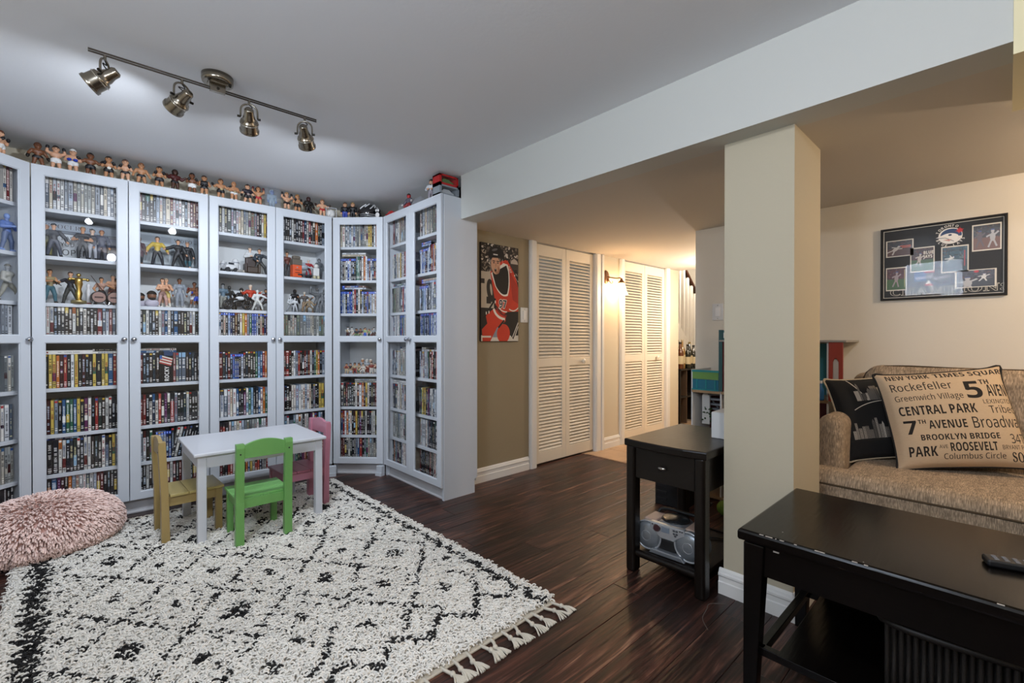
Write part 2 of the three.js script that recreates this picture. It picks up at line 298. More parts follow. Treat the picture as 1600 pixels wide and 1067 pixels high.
const spineTex = canvasTex(NCOL * CW + 8, 2048, (g) => {
  g.fillStyle = '#222'; g.fillRect(0, 0, 2048, 2048);
  for (const st of STYLES) for (let row = 0; row < (st === 'mixed' ? 2 : 1); row++) for (let c = 0; c < NCOL; c++) {
    const x = c * CW, y = (ATLAS_ROWS[st] + row) * CH, base = pick(SPINE[st]), bright = parseInt(base.slice(1, 3), 16) + parseInt(base.slice(3, 5), 16) + parseInt(base.slice(5, 7), 16) > 330;
    g.fillStyle = base; g.fillRect(x, y, CW, CH);
    (designs[st] = designs[st] || []).push({ col: c, row: ATLAS_ROWS[st] + row, base });
    const ink = bright ? pick(['#15151a', '#7a1a1a', '#22345c', '#333', '#111']) : pick(['#f0eee8', '#e8e6de', '#e2d9a8', '#eef0f2', '#f4f2ee', '#b9cce0']);
    if (rnd() < 0.45) { g.fillStyle = pick(SPINE[rnd() < 0.6 ? 'mixed' : st]); const h = rr(20, 90), yy = rnd() < 0.5 ? 0 : rr(90, 150); g.fillRect(x, y + yy, CW, h); }
    if (st === 'blue') { g.fillStyle = '#2c56c8'; g.fillRect(x, y, CW, 26); g.fillStyle = '#cfe0ff'; g.fillRect(x + 8, y + 8, 8, 10); }
    // a title reading down the spine: runs of letter-like strokes
    g.fillStyle = ink; const w = rr(7, 15), x0 = x + (CW - w) / 2; let yy = y + rr(30, 60); const end = y + rr(130, 205);
    while (yy < end) {
      const h = rr(4, 9), k = rnd();
      if (k < 0.3) { g.fillRect(x0, yy, w, 2.5); g.fillRect(x0, yy, 2.5, h); g.fillRect(x0, yy + h - 2.5, w, 2.5); } else if (k < 0.6) { g.fillRect(x0, yy, w, 3); g.fillRect(x0 + w / 2 - 1.5, yy, 3, h); } else if (k < 0.85) g.fillRect(x0, yy, w, h * 0.65); else yy += 5;
      yy += h + 2;
    }
    // publisher's mark and format mark near the foot
    g.fillStyle = rnd() < 0.7 ? (bright && rnd() < 0.6 ? '#222226' : '#eceae4') : ink;
    g.fillRect(x + 4, y + 226, CW - 8, 7); if (rnd() < 0.75) g.fillRect(x + 5, y + 212, CW - 10, 5); if (rnd() < 0.5) { g.fillRect(x + 6, y + 240, CW - 12, 5); }
    if (rnd() < 0.3) { g.fillStyle = pick(['#eceae4', '#b02424', '#c9a43a', '#274f96']); g.fillRect(x + 3, y + 5, CW - 6, rr(8, 18)); }
    g.fillStyle = 'rgba(10,10,12,0.85)'; g.fillRect(x, y, 2.2, CH); g.fillRect(x + CW - 1.6, y, 1.6, CH);
  }
});
const spineMat = new THREE.MeshStandardMaterial({ map: spineTex, roughness: 0.32 });
const geoCache = new Map();
function caseGeometry(w, h, d, ds) {
  const key = [w, h, d, ds.col, ds.row].join(); if (geoCache.has(key)) return geoCache.get(key);
  const g = new THREE.BoxGeometry(w, h, d), uv = g.attributes.uv, T = 2048;
  const u0 = (ds.col * CW) / T, u1 = u0 + CW / T, v1 = 1 - (ds.row * CH) / T, v0 = v1 - CH / T;
  for (let f = 0; f < 6; f++) for (let k = 0; k < 4; k++) { const i = f * 4 + k; if (f === 4) uv.setXY(i, u0 + uv.getX(i) * (u1 - u0), v0 + uv.getY(i) * (v1 - v0)); else uv.setXY(i, u0 + 3.2 / T, v1 - 30 / T - uv.getY(i) * 2 / T); }
  geoCache.set(key, g); return g;
}
const HUE = (hex) => { const [r, g, b] = [1, 3, 5].map((i) => parseInt(hex.slice(i, i + 2), 16)), mx = Math.max(r, g, b), mn = Math.min(r, g, b); if (mx - mn < 34) return mx < 60 ? 'black' : mx < 150 ? 'grey' : 'pale'; if (r === mx) return g > 150 ? 'tan' : g > 90 ? 'orange' : 'red'; if (g === mx) return 'green'; return r > 80 && g < 70 ? 'purple' : 'blue'; };
const cases = [];
function row(cab, door, shelf, style, o = {}) {
  const W = CAB[cab].W, n = Math.round(W / 0.4), dw = W / n, a = door * dw + 0.05, b = (door + 1) * dw - 0.05;
  let x = a - (o.x0 ?? 0.012); const end = (o.x1 ?? b + 0.012); let i = o.i0 ?? 0, lean = 0;
  x = o.from ?? x;
  const fit = [];
  while (x < end - 0.008) {
    const st = Array.isArray(style) ? style[Math.min(style.length - 1, Math.floor(((x - a) / (b - a)) * style.length))] ?? style[0] : style;
    const br = st === 'blue' && !o.tall, w = Math.round((br ? rr(0.011, 0.014) : rr(0.0135, 0.0155) + (rnd() < 0.07 ? 0.008 : 0)) * 2000) / 2000, h = br ? 0.172 : 0.19 - (rnd() < 0.04 ? 0.006 : 0);
    lean = o.leanFrom !== undefined && x > o.leanFrom ? -0.2 : 0;
    const ds = pick(designs[st] ?? designs.mixed);
    fit.push({ cab, door, shelf, i: i++, x: x + w / 2, y: SHELF[shelf] + h / 2 + 0.0008 + (lean ? 0.002 + 0.5 * w * 0.2 : 0), z: -0.058 - rr(0, 0.008) - 0.0675, w, h, d: 0.135, ds, lean });
    x += w + 0.0007 + (lean ? 0.0011 : 0);
  }
  cases.push(...fit);
}
function flats(cab, shelf, x, count, style, o = {}) {   // cases lying flat on top of a row
  for (let k = 0; k < count; k++) {
    const ds = pick(designs[style]), h = o.h ?? 0.19, y0 = SHELF[shelf] + (o.base ?? 0.1905) + k * 0.0152;
    cases.push({ cab, door: o.door ?? 0, shelf, i: -1 - k - (o.off ?? 0), x: x + h / 2, y: y0 + 0.0075, z: -0.065 - 0.0675, w: 0.0145, h, d: 0.135, ds, lean: Math.PI / 2 + (o.tilt ?? 0), flat: true });
  }
}
const ROWS = {   // one style per shelf: 0 top row, 3 above the knobs, 4..7 below
  A: [['pale', 'grey', 'pale'], null, null, ['dark', 'dark', 'red', 'pale'], ['mixed'], ['mixed', 'mixed', 'dark'], ['dark', 'dark', 'mixed'], ['mixed', 'pale', 'dark']],
  A2: [['dark', 'pale', 'pale', 'dark'], null, null, ['dark', 'mixed', 'dark'], ['dark', 'dark', 'mixed'], ['red', 'mixed', 'dark'], ['mixed', 'blue', 'dark', 'dark'], ['dark']],
  C: [['dark', 'pale', 'grey', 'mixed'], null, null, ['blue', 'mixed', 'blue'], ['dark', 'blue', 'dark', 'mixed'], ['pale', 'mixed', 'mixed'], ['red', 'pale', 'grey', 'pale'], ['red', 'mixed', 'red']],
  C2: [['dark', 'dark', 'red', 'mixed'], null, null, ['grey'], ['red', 'mixed', 'dark', 'mixed'], ['red', 'pale', 'mixed'], ['mixed', 'dark', 'mixed'], ['mixed']],
  E: [['pale', 'grey', 'mixed'], ['blue', 'mixed', 'blue'], ['blue', 'red', 'blue', 'blue'], null, null, ['dark', 'mixed', 'dark'], ['mixed', 'dark'], ['dark', 'mixed', 'grey']],
  G: [['pale', 'grey', 'mixed'], ['pale', 'mixed', 'blue'], ['grey', 'mixed', 'pale'], ['pale', 'blue', 'grey'], ['pale', 'grey', 'mixed'], ['pale', 'mixed'], ['grey', 'dark', 'pale'], ['mixed', 'pale']],
  G2: [['pale', 'grey', 'blue'], ['blue', 'mixed', 'pale'], ['blue', 'pale', 'mixed'], ['blue'], ['pale', 'red', 'blue'], ['mixed', 'pale', 'dark'], ['pale', 'dark', 'grey'], ['mixed', 'red', 'pale']],
  L: [['blue', 'pale', 'red'], null, null, ['mixed', 'blue', 'pale'], ['mixed', 'red', 'grey'], ['grey', 'dark', 'pale'], ['blue', 'pale', 'grey'], ['dark']],
};
for (const [key, rows] of Object.entries(ROWS)) rows.forEach((st, s) => {
  if (!st) return;
  const cab = key[0], door = key.length > 1 ? 1 : 0, o = {};
  if (key === 'A2' && s === 6) o.leanFrom = 0.63;
  if (key === 'A2' && s === 4) { const before = cases.length; row(cab, 1, s, st, { x1: 0.553 }); row(cab, 1, s, ['mixed', 'mixed', 'pale', 'dark'], { from: 0.627, i0: cases.length - before }); return; }
  if (key === 'L') o.from = 0.2;
  row(cab, door, s, st, o);
});
{
  const t = thing('flat_game_box', 'flat white game box lettered LONG GAME lying over the row, first full door', 'game box', place('A', .148, SHELF[4] + .1912, -.06));
  obj('box', box(-.098, .098, 0, .022, -.14, 0, .001), M(0xd9d8d2, .5), t);
  obj('spine_print', new THREE.PlaneGeometry(.192, .019).translate(0, .011, .0006), new THREE.MeshStandardMaterial({ roughness: .5, map: canvasTex(768, 76, (g) => { g.fillStyle = '#dcdad4'; g.fillRect(0, 0, 768, 76); g.fillStyle = '#3c3a3a'; g.font = '46px sans-serif'; g.fillText('LONG GAME', 300, 54); g.fillRect(190, 34, 60, 8); g.fillStyle = '#8a2a2a'; g.fillRect(10, 20, 26, 36); }) }), t);
} flats('A', 4, 0.243, 2, 'mixed', { off: 3, h: 0.13, base: 0.191 });
flats('A', 6, 0.045, 1, 'blue', { h: 0.19, tilt: 0.0 }); flats('A', 4, 0.455, 2, 'mixed', { door: 1 });
flats('C', 3, 0.05, 1, 'blue', { base: 0.1725, h: 0.172 }); flats('C', 3, 0.23, 1, 'blue', { base: 0.1725, h: 0.14, off: 3 });
flats('E', 1, 0.05, 2, 'pale', { base: 0.1905 }); flats('E', 2, 0.05, 2, 'blue', { base: 0.191 }); flats('E', 5, 0.15, 2, 'grey');
flats('G', 2, 0.05, 2, 'pale'); flats('G', 4, 0.15, 2, 'dark'); flats('G', 1, 0.46, 2, 'blue', { door: 1, base: 0.191 }); flats('G', 1, 0.58, 2, 'pale', { door: 1, off: 4, h: 0.17 }); flats('G', 2, 0.46, 2, 'blue', { door: 1 }); flats('G', 4, 0.46, 2, 'mixed', { door: 1 }); flats('G', 5, 0.05, 2, 'pale');
{
  const eye = new THREE.Vector3(0, EYE, 0);
  for (const c of cases) {
    c.p = place(c.cab, c.x, c.y, c.z); const p = new THREE.Vector3(...c.p), d = p.distanceTo(eye), a = CAB[c.cab].turn, n = new THREE.Vector3(Math.sin(a), 0, Math.cos(a));
    c.size = (c.w * c.h * Math.max(0.05, n.dot(eye.clone().sub(p).normalize()))) / (d * d);
    // nothing of those beyond the left edge of the photo, or hidden behind cushion and table, would be seen
    const q = p.clone().project(camera.updateMatrixWorld() || camera); if (q.x < -1.02) c.size = 0;
  }
  camera.updateMatrixWorld();
  const DOORNAME = { A0: 'first full door', A1: 'second full door', C0: 'third full door', C1: 'fourth full door', E0: 'corner door', G0: 'left side-on door', G1: 'right side-on door', L0: 'door at the left edge' };
  const SHELFNAME = ['top shelf', 'second shelf', 'third shelf', 'shelf above the knob', 'first shelf below the knob', 'second shelf below the knob', 'third shelf below the knob', 'bottom shelf'];
  const order = cases.filter((c) => c.size > 0).sort((a, b) => b.size - a.size), rest = [];
  order.forEach((c, k) => {
    const g = caseGeometry(c.w, c.h, c.d, c.ds);
    const m = new THREE.Matrix4().compose(new THREE.Vector3(...c.p), new THREE.Quaternion().setFromEuler(new THREE.Euler(0, CAB[c.cab].turn, c.lean, 'YXZ')), new THREE.Vector3(1, 1, 1));
    if (k < 300) {
      const o = shadow(new THREE.Mesh(g, spineMat)); o.name = numbered('disc_case'); o.applyMatrix4(m); scene.add(o);
      const where = SHELFNAME[c.shelf] + ', ' + DOORNAME[c.cab + c.door], hue = HUE(c.ds.base);
      tag(o, c.flat ? `${hue} disc case lying flat, ${ord(-1 - c.i)} over row, ${where}` : `${hue} disc case, ${ord(c.i)} from left, ${where}`, 'disc case', 'disc cases standing behind the glass doors');
    } else rest.push(g.clone().applyMatrix4(m));
  });
  const s = obj('disc_cases', rest, spineMat); s.userData.kind = 'stuff'; tag(s, 'remaining upright disc cases in mixed colours behind the bookcase glass', 'disc cases');
}
{ // boxed film set shown face out, second full door
  const t = thing('film_box', 'black film box facing out with white ROCKY lettering and striped top', 'film box', place('A', 0.59, SHELF[4], -0.05));
  const face = new THREE.MeshStandardMaterial({ roughness: 0.35, map: canvasTex(256, 512, (g) => {
    g.fillStyle = '#0d0d0f'; g.fillRect(0, 0, 256, 512); g.fillStyle = '#223a5e'; g.fillRect(90, 0, 166, 70);
    g.save(); g.translate(30, 60); g.rotate(0.25); for (let i = 0; i < 6; i++) { g.fillStyle = i % 2 ? '#a8413a' : '#d8d2c4'; g.fillRect(0, i * 22, 230, 22); } g.restore(); g.fillStyle = '#2b5aa0'; g.fillRect(10, 60, 44, 60);
    g.save(); g.translate(150, 500); g.rotate(-Math.PI / 2); g.fillStyle = '#e6e4dd'; g.font = 'bold 92px sans-serif'; g.textBaseline = 'middle'; g.scale(0.83, 1.25); g.fillText('ROCKY', 8, -6); g.restore();
  }) });
  obj('box', box(-0.036, 0.036, 0, 0.2, -0.03, 0, 0.0015), blackMat, t);
  obj('front_print', new THREE.PlaneGeometry(0.07, 0.197).translate(0, 0.1, 0.0006), face, t);
}
// ---------------------------------------------------------------- toy figures: one skin per pose, clothes cut from offset copies of it
const POSES = {
  //          left elbow        left hand          right elbow        right hand         left knee / ankle            right knee / ankle           lean
  guard:   [[.21, .60, .06], [.15, .75, .14], [-.21, .60, .06], [-.15, .73, .15], [.09, .26, .03], [.11, .05, 0], [-.09, .26, .03], [-.11, .05, 0]],
  raised:  [[.26, .80, .02], [.23, .97, .04], [-.26, .80, .02], [-.24, .99, .02], [.09, .26, .02], [.11, .05, 0], [-.09, .26, .02], [-.11, .05, 0]],
  flared:  [[.25, .59, .0], [.29, .45, .07], [-.25, .59, .0], [-.29, .45, .07], [.11, .26, .04], [.15, .05, .02], [-.10, .26, 0], [-.14, .05, -.03]],
  wide:    [[.26, .64, .03], [.36, .74, .10], [-.26, .64, .03], [-.36, .72, .10], [.09, .26, .03], [.11, .05, 0], [-.09, .26, .03], [-.11, .05, 0]],
  belt:    [[.22, .58, .05], [.10, .57, .15], [-.22, .58, .05], [-.10, .58, .15], [.09, .26, .02], [.10, .05, 0], [-.09, .26, .02], [-.10, .05, 0]],
  stand:   [[.18, .57, -.01], [.19, .41, .05], [-.18, .57, -.01], [-.19, .41, .05], [.07, .26, .01], [.075, .05, 0], [-.07, .26, .01], [-.075, .05, 0]],
  lunge:   [[.27, .68, .04], [.40, .60, .08], [-.20, .58, .05], [-.12, .50, .14], [.16, .27, .08], [.22, .05, .05], [-.12, .27, -.02], [-.20, .05, -.08]],
  aim:     [[.15, .60, .10], [.10, .62, .24], [-.22, .62, .06], [-.08, .64, .22], [.10, .26, .03], [.13, .05, .01], [-.08, .26, -.01], [-.11, .05, -.04]],
  reach:   [[.20, .58, .02], [.24, .45, .08], [-.28, .66, .03], [-.42, .60, .06], [.13, .26, .02], [.19, .05, 0], [-.12, .26, .02], [-.17, .05, 0]],
  crouch:  [[.26, .52, .06], [.36, .58, .14], [-.26, .54, .06], [-.34, .44, .14], [.19, .24, .14], [.20, .05, .02], [-.19, .24, .14], [-.20, .05, .02]],
};
const figCache = new Map();
function figureShape(pose, build) {
  const key = pose + build; if (figCache.has(key)) return figCache.get(key);
  const q = POSES[pose].map((v) => [v[0], v[1] * (build === 'chunky' ? .9 : 1), v[2]]), chunky = build === 'chunky', k = chunky ? 1.06 : 0.74, drop = pose === 'crouch' ? -0.06 : 0;
  const hy = chunky ? 0.862 : 0.925, hr_ = chunky ? 0.116 : 0.062, sh = chunky ? 0.155 : 0.115, bones = [], sq = chunky ? .9 : 1;
  const B = (tag_, a, b, ra, rb) => bones.push({ tag: tag_, a: [a[0], a[1] + (tag_ === 'thigh' || tag_ === 'shin' || tag_ === 'foot' ? 0 : drop), a[2]], b: [b[0], b[1] + (tag_ === 'thigh' || tag_ === 'shin' || tag_ === 'foot' ? 0 : drop), b[2]], ra, rb });
  B('head', [0, hy - hr_ * .25, 0], [0, hy + hr_ * .3, 0], hr_ * .86, hr_ * .84); B('head', [0, hy - hr_ * .55, hr_ * .3], [0, hy - hr_ * .6, hr_ * .42], hr_ * .55, hr_ * .45);
  B('head', [0, hy + hr_ * .05, hr_ * .85], [0, hy - hr_ * .18, hr_ * 1.0], hr_ * .1, hr_ * .17);
  for (const s of [1, -1]) B('head', [s * hr_ * .86, hy - hr_ * .1, 0], [s * hr_ * .9, hy + hr_ * .12, -.005], hr_ * .14, hr_ * .17);
  B('neck', [0, .77 * sq, -.005], [0, hy - hr_ * .5, 0], .056 * k, .052 * k);
  B('chest', [-.07 * k, .705 * sq, .0], [.07 * k, .705 * sq, .0], .1 * k, .1 * k); B('chest', [-.05 * k, .72 * sq, .035], [.05 * k, .72 * sq, .035], .065 * k, .065 * k);
  B('abdomen', [0, .52 * sq, 0], [0, .67 * sq, 0], .084 * k, .09 * k); B('pelvis', [-.04 * k, .475 * sq, 0], [.04 * k, .475 * sq, 0], .083 * k, .083 * k);
  for (const [s, e, h, kn, an] of [[1, q[0], q[1], q[4], q[5]], [-1, q[2], q[3], q[6], q[7]]]) {
    const S = [s * sh, .745 * sq, 0], d = h.map((v, i) => v - e[i]), L = Math.hypot(...d), u = d.map((v) => v / L);
    B('upperarm', S, e, .062 * k, .047 * k); B('forearm', e, h, .05 * k, .034 * k);
    B('hand', h, h.map((v, i) => v + u[i] * .035 * k), .036 * k + (chunky ? .008 : 0), .03 * k + (chunky ? .01 : 0)); B('hand', [h[0] - s * .015, h[1] + .012, h[2] + .02], h.map((v, i) => v + u[i] * .03 + (i === 2 ? .02 : 0)), .014 * k, .013 * k);
    const hip = [s * .065 * (k + .1), .455 * sq + drop, 0];
    B('thigh', hip, kn, .077 * k, .056 * k); B('shin', kn, an, .056 * k, .036 * k); B('shin', [kn[0] * .6 + an[0] * .4, kn[1] * .65 + an[1] * .35, kn[2] - .015], an, .045 * k, .03 * k);
    B('foot', [an[0], .03, an[2] - .02], [an[0] * 1.08, .024, an[2] + .085 * (k + .1)], .034 * k, .027 * k);
  }
  const N = 58, S = 1.16, mc = new MarchingCubes(N, blackMat, false, false, 60000), f = mc.field, cy = 0.525;
  const toX = (i) => ((i - N / 2) / (N / 2)) * (S / 2);
  const rel = (p, b) => { const ab = [0, 1, 2].map((i) => b.b[i] - b.a[i]), l = ab[0] ** 2 + ab[1] ** 2 + ab[2] ** 2 + 1e-9; let t = ((p[0] - b.a[0]) * ab[0] + (p[1] - b.a[1]) * ab[1] + (p[2] - b.a[2]) * ab[2]) / l; t = Math.min(1, Math.max(0, t)); return [Math.hypot(p[0] - b.a[0] - ab[0] * t, p[1] - b.a[1] - ab[1] * t, p[2] - b.a[2] - ab[2] * t) - (b.ra + (b.rb - b.ra) * t), t]; };
  const K = 0.018;
  for (let z = 0; z < N; z++) for (let y = 0; y < N; y++) for (let x = 0; x < N; x++) {
    const p = [toX(x), toX(y) + cy, toX(z)]; let d = 1;
    for (const b of bones) { const v = rel(p, b)[0]; if (v > d + K) continue; const h = Math.max(K - Math.abs(d - v), 0) / K; d = Math.min(d, v) - h * h * K * .25; }
    f[x + y * N + z * N * N] = -d;
  }
  mc.isolation = 0; mc.update();
  const n = mc.count, P = new Float32Array(n * 3), Q = new Float32Array(n * 3), lab = [];
  for (let i = 0; i < n; i++) {
    for (let c = 0; c < 3; c++) { P[3 * i + c] = mc.positionArray[3 * i + c] * S / 2 + (c === 1 ? cy : 0); Q[3 * i + c] = mc.normalArray[3 * i + c]; }
    const l = Math.hypot(Q[3 * i], Q[3 * i + 1], Q[3 * i + 2]) || 1; for (let c = 0; c < 3; c++) Q[3 * i + c] /= l;
    let best = [9, 0, '']; for (const b of bones) { const [v, t] = rel([P[3 * i], P[3 * i + 1], P[3 * i + 2]], b); if (v < best[0]) best = [v, t, b.tag]; }
    lab.push([best[2], best[1]]);
  }
  // outward normals
  let out = 0; for (let i = 0; i < n; i += 7) { const b = lab[i][0] === 'head'; if (b) out += Q[3 * i] * P[3 * i] + Q[3 * i + 2] * P[3 * i + 2]; }
  if (out < 0) for (let i = 0; i < Q.length; i++) Q[i] = -Q[i];
  const r = { P, Q, lab, n, hy: hy + drop, hr: hr_, sq, parts: new Map() }; figCache.set(key, r); return r;
}
const REGION = {
  body: () => true,
  trunks: (t, u, y) => t === 'pelvis' || (t === 'thigh' && u < .62) || (t === 'abdomen' && u < .22),
  briefs: (t, u, y) => t === 'pelvis' || (t === 'thigh' && u < .22) || (t === 'abdomen' && u < .12),
  trousers: (t, u) => t === 'pelvis' || t === 'thigh' || (t === 'shin' && u < .92) || (t === 'abdomen' && u < .15),
  shirt: (t, u) => t === 'chest' || t === 'abdomen' || (t === 'upperarm' && u < .65),
  vest: (t, u) => t === 'chest' || t === 'abdomen',
  jacket: (t, u) => t === 'chest' || t === 'abdomen' || t === 'upperarm' || (t === 'forearm' && u < .85) || (t === 'neck' && u < .2),
  coat: (t, u) => t === 'chest' || t === 'abdomen' || t === 'upperarm' || (t === 'forearm' && u < .9) || t === 'pelvis' || (t === 'thigh' && u < .85) || (t === 'neck' && u < .3),
  gloves: (t, u) => t === 'hand' || (t === 'forearm' && u > .72),
  boots: (t, u) => t === 'foot' || (t === 'shin' && u > .5),
  shoes: (t, u) => t === 'foot' || (t === 'shin' && u > .9),
  belt: (t, u, y, z, s) => (t === 'abdomen' || t === 'pelvis') && y > .505 * s.sq && y < .565 * s.sq,
  hair: (t, u, y, z, s) => t === 'head' && (y > s.hy + s.hr * .42 || (z < -s.hr * .1 && y > s.hy - s.hr * .55)),
  cap: (t, u, y, z, s) => t === 'head' && y > s.hy + s.hr * .28,
  hood: (t, u, y, z, s) => (t === 'head' && (z < s.hr * .35 || y > s.hy + s.hr * .62)) || t === 'neck',
  mask: (t) => t === 'head',
  beard: (t, u, y, z, s) => t === 'head' && z > s.hr * .1 && y < s.hy - s.hr * .42,
};
const OFF = { body: 0, hair: .012, cap: .014, hood: .016, mask: .006, beard: .006, gloves: .012, belt: .022, boots: .007, shoes: .006, trunks: .012, briefs: .008, trousers: .008, shirt: .008, vest: .01, jacket: .015, coat: .02 };
function figPart(pose, build, region, sd = 0) {
  const s = figureShape(pose, build); if (s.parts.has(region + sd)) return s.parts.get(region + sd);
  const pos = [], nor = [], off = OFF[region], test = REGION[region];
  for (let t = 0; t < s.n; t += 3) {
    let c = 0; for (let v = t; v < t + 3; v++) { const [g, u] = s.lab[v]; if (test(g, u, s.P[3 * v + 1], s.P[3 * v + 2], s)) c++; }
    if (c < 2 || (sd && s.P[3 * t] * sd < 0)) continue;
    for (let v = t; v < t + 3; v++) for (let k = 0; k < 3; k++) { pos.push(s.P[3 * v + k] + s.Q[3 * v + k] * off); nor.push(s.Q[3 * v + k]); }
  }
  let g = new THREE.BufferGeometry(); g.setAttribute('position', new THREE.Float32BufferAttribute(pos, 3)); g.setAttribute('normal', new THREE.Float32BufferAttribute(nor, 3));
  // wind the triangles to face outward
  const a = new THREE.Vector3(), b = new THREE.Vector3(), c = new THREE.Vector3(); let w = 0;
  for (let i = 0; i < Math.min(pos.length / 9, 60); i++) { a.fromArray(pos, 9 * i); b.fromArray(pos, 9 * i + 3).sub(a); c.fromArray(pos, 9 * i + 6).sub(a); w += b.cross(c).dot(new THREE.Vector3().fromArray(nor, 9 * i)) > 0 ? 1 : -1; }
  g = mergeVertices(g, 1e-5); if (w < 0) { const ix = g.index.array; for (let i = 0; i < ix.length; i += 3) { const q = ix[i]; ix[i] = ix[i + 1]; ix[i + 1] = q; } }
  s.parts.set(region + sd, g); return g;
}
const SKIN = { fair: 0xd9a684, tan: 0xc08a62, brown: 0x7c4e33, dark: 0x4a2d20, pale: 0xe0bfa6, grey: 0x8d9093, white: 0xdfe0de, black: 0x17181b, blue: 0x6d86b8, gold: 0xb99445 };
function faceGeo(s) {
  const list = [];
  for (const d of [-1, 1]) { const e = new THREE.SphereGeometry(s.hr * .13, 8, 6); e.scale(1.25, .7, .5); e.translate(d * s.hr * .36, s.hy + s.hr * .12, s.hr * .8); const b = box(d * s.hr * .36 - s.hr * .24, d * s.hr * .36 + s.hr * .24, s.hy + s.hr * .3, s.hy + s.hr * .4, s.hr * .66, s.hr * .84); list.push(e, b); }
  list.push(box(-s.hr * .28, s.hr * .28, s.hy - s.hr * .5, s.hy - s.hr * .43, s.hr * .68, s.hr * .93)); return mergeGeometries(list.map(clean));
}
const faceCache = new Map();
// wear: { region: colour }
function figure(label, cab, x, y, z, h, turn, pose, build, skin, wear, group, extra) {
  const p = place(cab, x, y, z), t = thing('toy_figure', label, 'toy figure', p, CAB[cab].turn + turn, group), s = figureShape(pose, build), key = pose + build;
  const add = (name, g, m) => { const o = obj(name, g, m, t); o.scale.setScalar(h); return o; };
  add('body', figPart(pose, build, 'body'), M(SKIN[skin], 0.45));
  for (const [region, color] of Object.entries(wear)) {
    const pair = { gloves: 'glove', boots: 'boot', shoes: 'shoe' }[region];
    if (pair) for (const sd of [1, -1]) add(pair, figPart(pose, build, region, sd), M(color, 0.5)); else add(region, figPart(pose, build, region), M(color, 0.5));
  }
  if (!faceCache.has(key)) faceCache.set(key, faceGeo(s));
  if (!('mask' in wear)) add('face', faceCache.get(key), M(skin === 'dark' || skin === 'black' ? 0x120c0a : 0x33221c, 0.5));
  if (extra) extra(t, h, s, add);
  return t;
}
const beltPlate = (color) => (t, h, s, add) => { const g = new THREE.CylinderGeometry(.052, .052, .02, 20); g.rotateX(Math.PI / 2); g.scale(1.25, 1, 1); g.translate(0, .482, .115); add('belt_plate', g, M(color, 0.3, 0.5)); };
const sword = (a, b, color = 0x2a2a2e, r = .011) => (t, h, s, add) => { add('weapon', [rod(a, b, r, r * .6), rod([a[0] - .03, a[1], a[2]], [a[0] + .03, a[1], a[2]], .012)], M(color, 0.35, 0.4)); };
const rifle = (a, b) => (t, h, s, add) => { const m = a.map((v, i) => v * .6 + b[i] * .4); add('weapon', [rod(a, b, .012), rod(a, m, .022), rod([m[0], m[1] - .06, m[2]], m, .013)], M(0x202022, 0.4, 0.3)); };

